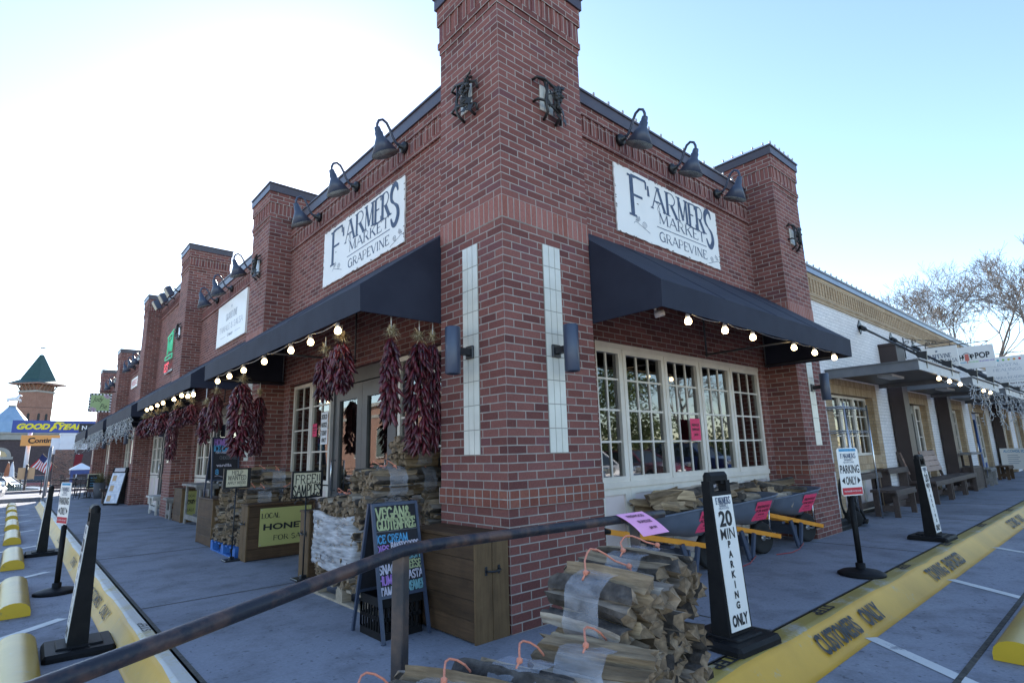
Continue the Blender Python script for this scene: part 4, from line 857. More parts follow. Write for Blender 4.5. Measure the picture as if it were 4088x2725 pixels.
proj('white projecting sign with star and salsa lettering, nearest on the white building',13.9,.12,-.585,3.06,3.57,f1)
proj('white projecting sign with red ice lolly and bold black lettering',16.1,-.21,-.98,3.18,3.78,f2)
proj('white projecting sign listing readings under a row of coloured emblems',19.4,-.30,-1.30,2.98,3.78,f3)
proj('white projecting sign with large dark chocolate script',22.6,-.30,-1.55,2.70,3.62,f4)
t=thing('wall_poster','small red and white poster on the wall above the second canopy','poster'); g=MB(); g.box((17.2,WY-.02,2.95),(18.6,WY-.003,3.4)); g.build('print',mat('red_white_print',(.5,.10,.08),(.75,.6,.55),scale=3),t)
# ---------------------------------------------------------------- composite benches and tables
def bbench(name,label,x0,x1,y0,y1,h,back=False,grp=None,tone='trexb'):
    t=thing(name,label,'bench' if 'table' not in name else 'table',((x0+x1)/2,(y0+y1)/2,0),0,grp); w_=x1-x0; d=y1-y0
    g=MB(); n=3
    for k in range(n): g.bbox((-w_/2,-d/2+k*d/n+.004,h-.045),(w_/2,-d/2+(k+1)*d/n-.004,h),.006)
    g.bbox((-w_/2+.0,-d/2-.004,h-.10),(w_/2,-d/2+.03,h-.046),.004); g.build('seat' if 'table' not in name else 'tabletop',M[tone],t)
    for sx in (-1,1):
        for sy in (-1,1):
            l=MB(); l.bbox((sx*(w_/2-.10)-.02,sy*(d/2-.06)-.045,0),(sx*(w_/2-.10)+.02,sy*(d/2-.06)+.045,h-.045),.005); l.build('leg',M[tone],t)
        s_=MB(); s_.bbox((sx*(w_/2-.10)-.018,-d/2+.10,.10),(sx*(w_/2-.10)+.018,d/2-.10,.20),.004); s_.build('side_rail',M[tone],t)
    s_=MB(); s_.bbox((-w_/2+.12,-.04,.13),(w_/2-.12,.0,.23),.004); s_.build('stretcher',M[tone],t)
    if back:
        b=MB(); 
        for k in range(4): b.bbox((-w_/2+.05,0,.04+k*.125),(w_/2-.05,.03,.155+k*.125),.005,0,TR(0,d/2-.02,h+.10,radians(-14)))
        b.build('backrest',M['trexl'],t); p=MB()
        for sx in (-1,1): p.bbox((sx*(w_/2-.03)-.022,.03,-.15),(sx*(w_/2-.03)+.022,.09,.56),.004,0,TR(0,d/2-.02,h+.10,radians(-14)))
        p.build('back_post',M[tone],t)
    return t
GB='brown composite benches and tables along the white wall'
bbench('bench','low brown slatted bench nearest the brick pier, without a back',8.85,10.1,-.20,.22,.47,grp=GB)
bbench('bench','brown bench with pale slatted back, nearer of the two backed benches',11.75,13.2,-.18,.28,.47,True,GB)
bbench('bench','brown bench with pale slatted back, farther of the two backed benches',13.25,14.75,-.16,.28,.47,True,GB)
bbench('bench','brown backless bench beside the dark storage stand',14.8,16.2,-.14,.25,.47,grp=GB)
bbench('side_table','brown slatted table behind the low bench under the white window',8.5,9.9,.28,.46,.74,grp=GB)
bbench('side_table','brown slatted table by the first brown downpipe',10.3,11.7,.26,.46,.78,grp=GB)
t=thing('storage_stand','dark slatted storage stand with grey wooden top by the third doorway','stand',(17.0,.2,0)); g=MB(); g.bbox((-.75,-.3,.92),(.75,.24,.97),.008); g.build('tabletop',M['greywood'],t); g=MB(); g.box((-.66,-.24,.0),(.66,.20,.60))
for sx in (-1,1):
    for sy in (-.24,.17): g.box((sx*.66-.03,sy-.03,.0),(sx*.66+.03,sy+.03,.92))
for k in range(12): g.box((-.64+k*.108,-.252,.05),(-.56+k*.108,-.24,.56))
g.build('cabinet',M['trexb'],t)
bbench('stool_bench','small grey weathered bench beside the blue door',18.4,19.25,-.12,.20,.50,tone='greywood')
bbench('stool_bench','small brown wooden bench in front of the white menu board',21.6,22.6,-.10,.25,.45,tone='crateX')
t=thing('menu_board','white menu board with blue heading leaning by the far bench','menu board',(23.6,.05,.28),0); Mx=frameM((0,.28,0),(-.25,-.97,0),(0.12,0,1)); g=MB(); g.box((0,0,-.03),(.9,.72,0),0,Mx); g.build('board',M['white'],t)
g=MB(); T(g,'ALCOHOL ICES',Mx,.45,.62,.09,w=.7,bold=.02); g.build('blue_lettering',M['cblue'],t); g=MB(); [ribbon(g,[(.2,.48-.07*k),(.5+.05*(k%2),.48-.07*k)],.018,Mx,0,.002) for k in range(5)]; g.build('price_lines',M['grey'],t)
g=MB(); g.tube([(0,.28,0),(0,.28,-.28)],.02,5); g.tube([(-.2,-.5,0),(-.2,-.5,-.28)],.02,5); g.build('stand',M['greywood'],t)
# chrome wire rack
t=thing('wire_rack','tall chrome wire shelving rack beside the brick pier','rack',(0,0,0)); g=MB()
for x in (7.62,8.78):
    for y in (.05,.40):
        if (x,y)!=(7.62,.40): o=MB(); o.tube([(x,y,0),(x,y,1.98)],.015,6); o.build('upright',M['chrome'],t)
for z in (1.52,1.93):
    g=MB()
    for zz in (z,z-.035): g.tube([(7.6,.05,zz),(8.8,.05,zz),(8.8,.40,zz),(7.6,.40,zz),(7.6,.05,zz)],.006,4)
    for k in range(22): g.tube([(7.62+k*.055,.05,z),(7.62+k*.055,.40,z)],.0035,3)
    for k in range(24): g.tube([(7.62+k*.05,.05,z if k%2 else z-.035),(7.67+k*.05,.05,z-.035 if k%2 else z)],.0035,3)
    g.build('shelf',M['chrome'],t)
t=thing('step_stool','low black plastic step stool on the pavement behind the parking sign','step stool',(6.85,.14,0)); g=MB(); g.bbox((-.27,-.13,0),(.27,.13,.07),.02); g.bbox((-.22,-.10,.07),(.22,.10,.155),.03); g.build('body',M['blackp'],t)
t=thing('hand_cart','folded black hand cart with coiled hoses standing behind the parking sign','hand cart',(7.55,.12,0),.25); g=MB()
for s_ in (-1,1): g.tube([(s_*.2,0,.1),(s_*.2,.05,.9),(s_*.12,.06,1.0)],.02,6); g.tube([(s_*.2,-.15,.05),(s_*.2,.05,.62)],.028,6)
g.tube([(-.12,.06,1.0),(.12,.06,1.0)],.02,6); g.box((-.2,-.2,.05),(.2,0,.08)); g.build('frame',M['blackp'],t)
for s_ in (-1,1): w_=MB(); w_.lathe([(.05,-.03),(.12,-.03),(.13,-.02),(.13,.02),(.12,.03),(.05,.03)],16,0,TR(s_*.26,-.02,.13,0,pi/2)); w_.build('wheel',M['tyre'],t)
h=MB(); [h.tube([(-.42+.02*q,.06+.2*cos(k*.5)*.3,.5+.28*sin(k*.5)-.02*q) for k in range(14)],.013,5) for q in range(5)]; h.build('coiled_hose',M['tyre'],t)
# ---------------------------------------------------------------- handrail with paper notices
t=thing('handrail','dark worn pipe handrail sloping across the foreground with square posts','handrail'); g=MB()
g.tube([(.03,-1.335,.925),(-.10,-1.325,.925),(-.8,-1.32,.933),(-1.55,-1.318,.943),(-1.70,-1.325,.938),(-1.82,-1.36,.925),(-2.585,-1.58,.845),(-3.7,-1.90,.73)],.023,14); g.build('rail',M['rail'],t)
for x,y in ((-1.685,-1.30),(-.22,-1.315)):
    g=MB(); g.bbox((-.025,-.025,-.16),(.025,.025,.925),.004,0,TR(x,y,0,0,0,.5)); g.build('post',M['post'],t)
g=MB(); g.bbox((-.025,-.025,-.2),(.025,.025,.70),.004,0,TR(-3.55,-1.86,0)); g.build('post',M['post'],t)
def sheet(name,label,Mx,W,H,lines,m='pink',ink='pinkink',cat='notice',curl=.02,parent=None):
    g=MB(); n=6
    vs=[(W*i/n,-H*j/n,curl*sin(pi*j/n*.9+.3)*(1-.4*i/n)) for j in range(n+1) for i in range(n+1)]
    g.add([Mx@Vector(v) for v in vs],[(j*(n+1)+i,(j+1)*(n+1)+i,(j+1)*(n+1)+i+1,j*(n+1)+i+1) for j in range(n) for i in range(n)])
    if parent is None: t=thing(name,label,cat)
    o=g.build('price_card' if parent is not None else 'paper',M[m],parent if parent is not None else t)
    L=MB()
    for tx,cx,cy,h,w in lines:
        k=len(L.v); T(L,tx,Matrix.Identity(4),W*cx,-H*cy,h,w=W*w,bold=.025)
        for q in range(k,len(L.v)):
            x,y,z=L.v[q]; jj=-y/H; L.v[q]=(x,y,curl*sin(pi*jj*.9+.3)*(1-.4*x/W)+.004)
    L.v=[tuple(Mx@Vector(v)) for v in L.v]; L.build('lettering',M[ink],o); return o
sheet('paper_notice','pale pink firewood bundles notice taped to the handrail end',frameM((-.40,-1.325,.952),(1,-.02,.0),(-.50,.62,.60)),.235,.18,[('FIREWOOD',.5,.2,.022,.62),('BUNDLES',.55,.48,.022,.5),('$9.99',.6,.76,.02,.28)],'palepink')
sheet('paper_notice','hot pink notice taped along the handrail in front of the brick pier',frameM((-1.42,-1.296,.958),(1,0,0),(0,-.9,.3)),.28,.09,[],'pink')
# ---------------------------------------------------------------- black upright parking markers
def marker(label,x,y,z,rz):
    t=thing('parking_marker',label,'parking marker',(x,y,z),rz,'black upright parking markers'); g=MB()
    g.bbox((-.25,-.23,0),(.25,.23,.055),.025); 
    for sx in (-1,1): g.box((sx*.17-.04,-.06,.055),(sx*.17+.04,-.05,.062)); g.box((sx*.17-.04,.05,.055),(sx*.17+.04,.06,.062)); g.box((sx*.21-.015,-.02,.0551),(sx*.21+.015,.02,.0575))
    g.bbox((-.15,-.15,.055),(.15,.15,.07),.01); g.build('base',M['blackp'],t)
    def sec(z): u=(z-.06)/1.06; return (.135-.012*u, -.085+.062*u, .052-.022*u)
    g=MB(); zs=[.06,.95]
    def ring(z): w_,f,b=sec(z); return [(-w_,f,z),(w_,f,z),(w_,b,z),(-w_,b,z)]
    g.add(ring(.06)+ring(.985),[(3,2,1,0),(4,5,6,7),(0,1,5,4),(1,2,6,5),(2,3,7,6),(3,0,4,7)])
    a=ring(.985); b=ring(1.07); w0=.5
    for s_ in (-1,1): g.box((.075 if s_>0 else -.123,-.030,.985),(.123 if s_>0 else -.075,.036,1.06))
    g.bbox((-.123,-.030,1.06),(.123,.036,1.12),.025); g.box((-.0749,-.018,1.035),(-.03,.03,1.0599)); g.box((.03,-.018,1.035),(.0749,.03,1.0599)); g.build('column',M['blackp'],t)
    w_,f0,_=sec(.06); _,f1,_=sec(.985); up=Vector((0,f1-f0,.925)).normalized(); Mx=frameM((0,f0-.002,.06),(1,0,0),up)
    g=MB(); g.box((-.112,.035,0),(.112,.90,.004),0,Mx); s_=g.build('sign_face',M['white'],t)
    g=MB(); z=.006; S(g,'FARMERS',Mx,0,.865,.045,w=.17,K=.2,n=.08,z=z); S(g,'MARKET',Mx,.0,.832,.018,w=.10,K=.2,n=.1,z=z); S(g,'GRAPEVINE',Mx,0,.813,.013,w=.12,K=.2,n=.1,z=z); g.build('emblem',M['navyink'],s_)
    g=MB(); T(g,'20',Mx,0,.745,.108,w=.155,bold=.035,z=z); T(g,'MIN',Mx,0,.645,.072,w=.165,bold=.008,z=z); 
    for k,ch in enumerate('PARKING'): T(g,ch,Mx,0,.575-.0645*k,.047,bold=.045,z=z)
    T(g,'ONLY',Mx,0,.098,.075,w=.18,bold=.045,z=z); g.build('lettering',M['ink'],s_); return t
marker('black upright marker with twenty minute parking panel, nearest, on the right yellow kerb',.93,-1.19,.004,radians(-5))
marker('black upright marker with parking panel farther along the right yellow kerb',6.62,-1.12,.004,radians(-2))
marker('black upright marker seen edge on between the nearest wheel stop and the left kerb',-2.30,2.66,-.158,radians(-91))
marker('black upright marker seen edge on farther along the left kerb',-2.33,9.25,-.158,radians(-90))
def roundsign(label,x,y,z,rz,h):
    t=thing('parking_sign',label,'parking sign',(x,y,z),rz,'parking only signs on round bases'); g=MB(); g.lathe([(.215,0),(.215,.018),(.17,.04),(.06,.06),(.045,.065),(.045,.11),(.03,.115)],24); g.build('base',M['blackp'],t)
    g=MB(); g.tube([(0,0,.1),(0,0,h-.5)],.028,10); g.build('pole',M['blackp'],t); g=MB(); g.tube([(0,.0,h-.55),(0,0,h)],.012,6); g.build('upper_post',M['blackp'],t)
    Mx=frameM((-.15,-.032,h-.48),(1,0,0),(0,0,1)); g=MB(); g.prism([(.02,0),(.28,0),(.3,.02),(.3,.46),(.28,.48),(.02,.48),(0,.46),(0,.02)],.004,0,Mx@Matrix.Translation((0,0,-.004))); s_=g.build('sign_face',M['white'],t)
    g=MB(); S(g,'FARMERS',Mx,.15,.40,.045,w=.21,K=.2,n=.08); S(g,'MARKET',Mx,.15,.36,.02,w=.12,K=.2,n=.1); S(g,'GRAPEVINE',Mx,.15,.335,.016,w=.15,K=.2,n=.1); g.build('emblem',M['navyink'],s_)
    g=MB(); T(g,'PARKING',Mx,.15,.265,.085,w=.27,bold=.02); T(g,'ONLY',Mx,.15,.15,.085,w=.15,bold=.02); 
    for s2 in (-1,1): g.add([(.15+s2*.132,.15,.002),(.15+s2*.09,.115,.002),(.15+s2*.09,.185,.002)],[(0,1,2) if s2>0 else (0,2,1)],0,Mx)
    g.build('lettering',M['ink'],s_)
    g=MB(); g.add([(.01,.01,.002),(.29,.01,.002),(.29,.08,.002),(.01,.08,.002)],[(0,1,2,3)],0,Mx); g.build('red_band',M['flagred'],s_); g=MB(); g.add([(.03,.445,.002),(.27,.445,.002),(.27,.472,.002),(.03,.472,.002)],[(0,1,2,3)],0,Mx); g.build('blue_band',M['cblue'],s_)
    g=MB(); T(g,'UNAUTHORIZED VEHICLES TOWED',Mx,.15,.045,.016,w=.24,z=.004); g.build('warning_lettering',M['paper'],s_)
roundsign('white parking only sign on a black round base at the right kerb',3.68,-1.15,.004,radians(-21),1.25)
roundsign('white parking only sign on a black round base in the left parking bays',-2.32,5.42,-.158,radians(-74),1.25)
# ---------------------------------------------------------------- wheel stops
ws=thing('wheel_stop','','wheel stop'); prof=[(-.13,0),(-.13,.045),(-.118,.085),(-.085,.118),(-.04,.135),(0,.139),(.04,.135),(.085,.118),(.118,.085),(.13,.045),(.13,0)]
g=MB(); n=len(prof); L=1.83; seg=8; vs=[(x,L*k/seg,z) for k in range(seg+1) for x,z in prof]; fs=[(k*n+i,(k+1)*n+i,(k+1)*n+i+1,k*n+i+1) for k in range(seg) for i in range(n-1)]
g.add(vs,fs,0,None,True); g.build('body',M['stop'],ws)
for yy in (0,L): g=MB(); g.add([(x,yy,z) for x,z in prof],[tuple(range(n)) if yy==0 else tuple(range(n-1,-1,-1))]); g.build('end_face',M['stopend'],ws)
g=MB(); T(g,'CUSTOMERS ONLY',frameM((-.125,.95,.058),(0,-1,0),(.25,0,1)),0,.0,.06,w=1.2,bold=.01,z=.004); g.build('stencil_lettering',M['stencil'],ws)
wl=['nearest one, cut by the picture edge','second','third','fourth','fifth','sixth','seventh','eighth']
for k,y in enumerate((1.15,4.33,7.78,11.3,14.5,17.7,20.8,23.4)):
    lb='yellow half round wheel stop in the left row, '+wl[k]+('' if k==0 else ' from the camera'); x=-2.68-.012*k
    if k==0: ws.location=(x,y,-.157); ws['label']=lb; ws['group']='wheel stops of the left parking bays'
    else: dup(ws,(x,y,-.157),0,lb)
dup(ws,(4.09,-2.475,-.157),pi/2,'yellow half round wheel stop in the lower right corner beside the kerb','wheel stops of the right parking bays')
dup(ws,(6.75,-2.475,-.157),pi/2,'yellow half round wheel stop farther along the right parking bays','wheel stops of the right parking bays')
# ---------------------------------------------------------------- firewood
def logmesh(seed,L=.41,grey=False,sc=1):
    rr=random.Random(seed); g=MB(); k=rr.choice([3,3,4,4,5]); base=[]
    R_=rr.uniform(.030,.043)*sc; off=rr.uniform(0,6)
    for i in range(k):
        a=off+2*pi*i/k+rr.uniform(-.25,.25); r=R_*rr.uniform(.85,1.25); base.append((r*cos(a),r*sin(a)))
    pts=[]      # refine edges; one edge keeps its bark and bulges
    for i in range(k):
        a,b=base[i],base[(i+1)%k]
        for u in (0,.33,.66):
            x=a[0]+(b[0]-a[0])*u; y=a[1]+(b[1]-a[1])*u
            if i==0 and u: m_=1.22; x*=m_; y*=m_
            pts.append((x,y))
    n=len(pts); S_=9; ring=[]; bx,by=rr.uniform(-.012,.012),rr.uniform(-.012,.012); fr=[rr.uniform(.84,1.13) for _ in range(n)]
    for s_ in range(S_+1):
        u=s_/S_; y=-L/2+L*u; tw=rr.uniform(-.04,.04)+.12*(u-.5)*(seed%3-1)
        for i,(x,z) in enumerate(pts):
            f=fr[i]*rr.uniform(.93,1.07)*(1-.14*(u-.5)*(seed%2)); X=x*f+bx*4*u*(1-u); Z=z*f+by*4*u*(1-u); e=rr.uniform(-.022,.022) if s_ in (0,S_) else 0
            ring.append((X*cos(tw)-Z*sin(tw),y+e,X*sin(tw)+Z*cos(tw)))
    fs=[(s_*n+i,s_*n+(i+1)%n,(s_+1)*n+(i+1)%n,(s_+1)*n+i) for s_ in range(S_) for i in range(n)]
    g.add(ring,fs); g.m=[(1 if (f[0]%n)<3 else 0) for f in fs]; b0=len(g.v)
    g.add(ring[:n],[tuple(range(n-1,-1,-1))],2); g.add(ring[-n:],[tuple(range(n))],2)
    return g.mesh('log',[M['loggrey'] if grey else M['log'],M['bark'],M['endgrain']])
LG=[logmesh(k,grey=(k%3==0)) for k in range(1,15)]
def wrapmesh(seed,W=.325,H=.262,B=.18):
    rr=random.Random(seed); g=MB(); n=28; m=6; vs=[]
    ph=[rr.uniform(-.006,.006) for _ in range(n)]
    for j in range(m+1):
        for i in range(n):
            a=2*pi*i/n; c,s_=cos(a),sin(a); k=1/((abs(c)**3.2+abs(s_)**3.2)**(1/3.2)); e=ph[i]+rr.uniform(-.004,.004)
            vs.append(((W/2+.004+e)*c*k,-B/2+B*j/m+rr.uniform(-.01,.01)*(j in (0,m)),H/2+(H/2+.006+e)*s_*k))
    g.add(vs,[(j*n+i,(j+1)*n+i,(j+1)*n+(i+1)%n,j*n+(i+1)%n) for j in range(m) for i in range(n)],0,None,True); return g.mesh('plastic_wrap',M['wrap'])
WR=[wrapmesh(k) for k in (1,2,3)]
def ropemesh(seed):
    rr=random.Random(seed); g=MB(); h=rr.uniform(.05,.085); s_=rr.uniform(-.05,.05)
    pts=[(-.125,s_*.5,.25),(-.10,s_*.6,.272)]+[(-.10+.2*u,s_+rr.uniform(-.006,.006)+.03*sin(u*4),.272+h*sin(pi*u)*(1-.3*u)) for u in (.15,.3,.45,.6,.75,.9)]+[(.11,-s_*.4,.272),(.125,-s_*.4,.25)]
    g.tube(pts,.004,6)
    for p in (pts[1],pts[-2]): g.lathe([(0,.012),(.011,.006),(.011,-.006),(0,-.012)],6,0,TR(*p)); g.tube([p,(p[0]+.03,p[1]+.01,p[2]-.004)],.005,5)
    return g.mesh('rope_handle',M['rope'])
RP=[ropemesh(k) for k in (1,2,3)]
BV=[]
for v in range(5):
    rr=random.Random(50+v); spots=[]
    for row,(cnt,z) in enumerate(((4,.036),(5,.095),(4,.152),(4,.205),(2,.243))):
        for i in range(cnt): spots.append(((i-(cnt-1)/2)*.066+rr.uniform(-.008,.008),rr.uniform(-.035,.035),z+rr.uniform(-.006,.006),rr.randrange(len(LG)),rr.uniform(-pi,pi) if row else rr.uniform(-pi,pi),rr.uniform(-.05,.05),rr.choice((0,pi))))
    BV.append(spots)
nb=[0]
def bundle(label,loc,rz,group,rope=True,tilt=0,sc=None):
    t=thing('firewood_bundle',label,'firewood bundle',loc,rz,group); t.rotation_euler=(0,tilt,rz); t.scale=sc or (1,1,1); k=nb[0]; nb[0]+=1
    for x,y,z,q,ra,rb,fl in BV[k%5]:
        if z>.236 and k%2: continue
        o=inst(LG[q],'log',t,(x,y,z)); o.rotation_euler=(Matrix.Rotation(fl+rb,3,'Z')@Matrix.Rotation(ra,3,'Y')).to_euler()
    inst(WR[k%3],'plastic_wrap',t,(0,0,0))
    if rope: inst(RP[k%3],'rope_handle',t,(0,0,0))
    return t
FG='firewood bundles stacked in front of the handrail'; od=('topmost','second from the top','third from the top','lowest')
cols=[('tall column by the parking marker',-.72,-1.72,4,.252),('tall column by the rail post',-1.02,-1.80,4,.240),('low column beside the tall ones',-1.31,-1.91,3,.27),('second low column',-1.53,-1.81,3,.258),('third low column',-1.75,-1.70,3,.248),('low column nearest the camera',-1.97,-1.60,3,.238)]
rr=random.Random(11)
for cn,x,y,n,h in cols:
    for k in range(n):
        bundle('%s firewood bundle of the %s'%(od[k] if n==4 or k<2 else 'lowest',cn),(x+rr.uniform(-.02,.02),y+rr.uniform(-.025,.025),-.16+h*(n-1-k)),rr.uniform(-.08,.08)+(.06 if k else -.05)+(.40 if n==3 else 0),FG,rope=(k==0 or (n==4 and k==1)),tilt=(.22 if n==3 else 0),sc=(.80,1,.98) if n==3 else None)
def palletobj(label,x0,x1,y0,y1,m):
    t=thing('pallet',label,'pallet',((x0+x1)/2,(y0+y1)/2,0)); w_=(x1-x0)/2; d=(y1-y0)/2; g=MB(); n=7
    for k in range(n): y=-d+(2*d-.09)*k/(n-1); g.box((-w_,y,.118),(w_,y+.09,.138))
    g.build('top_boards',M[m],t); g=MB()
    for x in (-w_,-.045,w_-.09):
        g.box((x,-d,.02),(x+.09,-d+.13,.117)); g.box((x,-.06,.02),(x+.09,.07,.117)); g.box((x,d-.13,.02),(x+.09,d,.117)); g.box((x,-d,0),(x+.09,d,.0195))
    g.build('blocks',M[m],t); return t
palletobj('pale wooden pallet under the wrapped firewood by the chalkboard',-.50,.38,1.20,2.42,'pallet')
palletobj('blue pallet under firewood beside the left honey crate',-.50,.38,5.05,6.30,'bluewood')
PG='firewood bundles on the pale pallet'
for j,(y,n) in enumerate(((1.38,4),(1.70,4),(2.02,3),(2.30,3))):
    for k in range(n):
        bundle('firewood bundle on the pale pallet, %s layer, %s column from the chalkboard'%(('bottom','second','third','top')[k],('first','second','third','fourth')[j]),(-.27+rr.uniform(-.03,.03)+(.05 if k==3 else 0),y+rr.uniform(-.02,.02),.14+.265*k),pi/2+rr.uniform(-.12,.12),PG,rope=(k==n-1))
for j,(x,y,z,r) in enumerate(((.10,1.45,.935,.25),(.14,1.85,.935,-.1),(.06,1.45,1.20,.15),(.17,2.15,.67,.1),(.22,1.16,.67,-.15))):
    bundle('firewood bundle at the back of the pale pallet, '+('next to the pier','beside the door','topmost of the pile','lower by the doors','tucked against the pier wall')[j],(x,y,z),pi/2+r,PG)
PB='firewood bundles on the blue pallet'
for j,(y,n) in enumerate(((5.22,3),(5.54,3),(5.86,4),(6.15,3))):
    for k in range(n):
        bundle('firewood bundle on the blue pallet, %s layer, %s column from the help wanted sign'%(('bottom','second','third','top')[k],('first','second','third','fourth')[j]),(-.26+rr.uniform(-.05,.05)+.04*k,y+rr.uniform(-.02,.02),.14+.25*k),pi/2+rr.uniform(-.12,.12),PB,rope=(k==n-1))
for j,(x,y,z,r) in enumerate(((.15,5.4,.64,.2),(.10,5.35,.88,-.15),(.02,5.75,.90,.1),(.24,5.05,.64,1.2))): bundle('firewood bundle at the back of the blue pallet, '+('lower one','upper one in clear plastic','behind the help wanted sign','turned end on')[j],(x,y,z),pi/2+r,PB)
t=thing('plastic_sheet','crumpled white plastic sheet wrapped round the lower firewood on the pale pallet','plastic sheet'); g=MB(); rr=random.Random(9); nu,nv=60,22
P=[(-.05,1.52),(-.30,1.53),(-.49,1.57),(-.515,1.70),(-.52,2.1),(-.515,2.40),(-.48,2.47),(-.1,2.49)]
acc=[0]
for a,b in zip(P,P[1:]): acc.append(acc[-1]+sqrt((a[0]-b[0])**2+(a[1]-b[1])**2))
vs=[]
for j in range(nv+1):
    for i in range(nu+1):
        u=acc[-1]*i/nu; k=max(q for q in range(len(P)-1) if acc[q]<=u+1e-9); f=(u-acc[k])/(acc[k+1]-acc[k]); x=P[k][0]+(P[k+1][0]-P[k][0])*f; y=P[k][1]+(P[k+1][1]-P[k][1])*f
        z=.27+.50*j/nv+.02*sin(i*.19); w_=.004*sin(j*2.3+.9*sin(i*.21))+.006*sin(i*.42+j*.35)+.002*sin(i*1.7-j*.8); vs.append((x-w_-.012,y+(w_ if i<12 or i>36 else 0),z))
g.add(vs,[(j*(nu+1)+i,(j+1)*(nu+1)+i,(j+1)*(nu+1)+i+1,j*(nu+1)+i+1) for j in range(nv) for i in range(nu)],0,None,True); g.build('sheet',M['shrink'],t)
# ---------------------------------------------------------------- slatted wooden crates
def crate(label,cx,cy,rz,L=.86,D=.30,H=.70,sign=None):
    t=thing('wooden_crate',label,'crate',(cx,cy,0),rz,'brown wooden crates on the pavement'); g=MB(); n=5; h=(H-.02)/n
    for k in range(n):
        for s_ in (-1,1): g.bbox((-L/2+.021,s_*D/2-(.018 if s_>0 else 0),.01+k*h+.002),(L/2-.021,s_*D/2+(0 if s_>0 else .018),.01+(k+1)*h-.002),.004)
    g.build('side_planks',M['crateX'],t)
    for s_ in (-1,1):
        g=MB()
        for q in (-1,1): g.bbox((min(s_*L/2,s_*(L/2-.02)),min(0,q*(D/2+.004))+.0015,0),(max(s_*L/2,s_*(L/2-.02)),max(0,q*(D/2+.004))-.0015,H-.006),.004)
        g.build('end_boards',M['crateZ'],t)
    g=MB(); g.bbox((-L/2-.01,-D/2-.012,H-.005),(L/2+.01,-.002,H+.018),.006); g.bbox((-L/2-.01,.002,H-.005),(L/2+.01,D/2+.012,H+.018),.006); g.build('lid',M['crateX'],t)
    g=MB(); x=-L/2
    for q in (-1,1): g.bbox((x-.006,q*.06-.012,.44),(x,q*.06+.012,.50),.003)
    g.tube([(x-.006,-.06,.47),(x-.028,-.055,.47),(x-.032,0,.463),(x-.028,.055,.47),(x-.006,.06,.47)],.008,7); g.build('handle',M['blackm'],t)
    if sign:
        sx0,sx1,z0,z1=sign; Mx=frameM((sx0,-D/2-.006,z0),(1,0,0),(0,0,1)); W=sx1-sx0; Hh=z1-z0; g=MB(); g.box((0,0,-.004),(W,Hh,0),0,Mx); o=g.build('honey_sign',M['honey'],t)
        g=MB(); S(g,'LOCAL',Mx,W*.20,Hh*.80,Hh*.13,w=W*.34,K=.18,n=.07); T(g,'HONEY',Mx,W*.50,Hh*.50,Hh*.17,w=W*.86,bold=.035); S(g,'FOR SALE',Mx,W*.62,Hh*.20,Hh*.13,w=W*.70,K=.18,n=.07); g.build('lettering',M['ink'],o)
        g=MB(); [g.lathe([(.008,0),(.006,.003),(0,.004)],8,0,Mx@Matrix.Translation((a,b,0))) for a in (.02,W-.02) for b in (.02,Hh-.02)]; g.build('screws',M['galv'],o)
    return t
crate('dark brown crate with iron handle against the left face of the corner pier',-.165,.44,pi/2,L=.86,D=.31)
crate('brown crate with a large yellow green honey sign facing the camera',-.02,4.86,0,L=.90,D=.28,sign=(-.29,.40,.17,.655))
crate('brown crate standing between the free samples sign and the wrapped firewood',.13,3.20,0,D=.26)
crate('weathered brown crate left of the blue pallet, carrying a tall chalkboard',-.30,6.93,pi/2,L=.92,D=.33)
t=crate('small far crate with a yellow green honey sign near the third pier',.17,11.35,pi/2,L=.8,D=.36); 
Mx=frameM((-.403,.12,.14),(0,-1,0),(0,0,1)); g=MB(); g.box((0,0,-.002),(.24,.52,.003),0,Mx); o=g.build('honey_sign',M['honey'],t); g=MB(); T(g,'LOCAL',Mx,.12,.42,.06,w=.16,z=.005); T(g,'HONEY',Mx,.12,.28,.08,w=.2,bold=.03,z=.005); T(g,'SALE',Mx,.13,.12,.06,w=.14,z=.005); g.build('lettering',M['ink'],o)
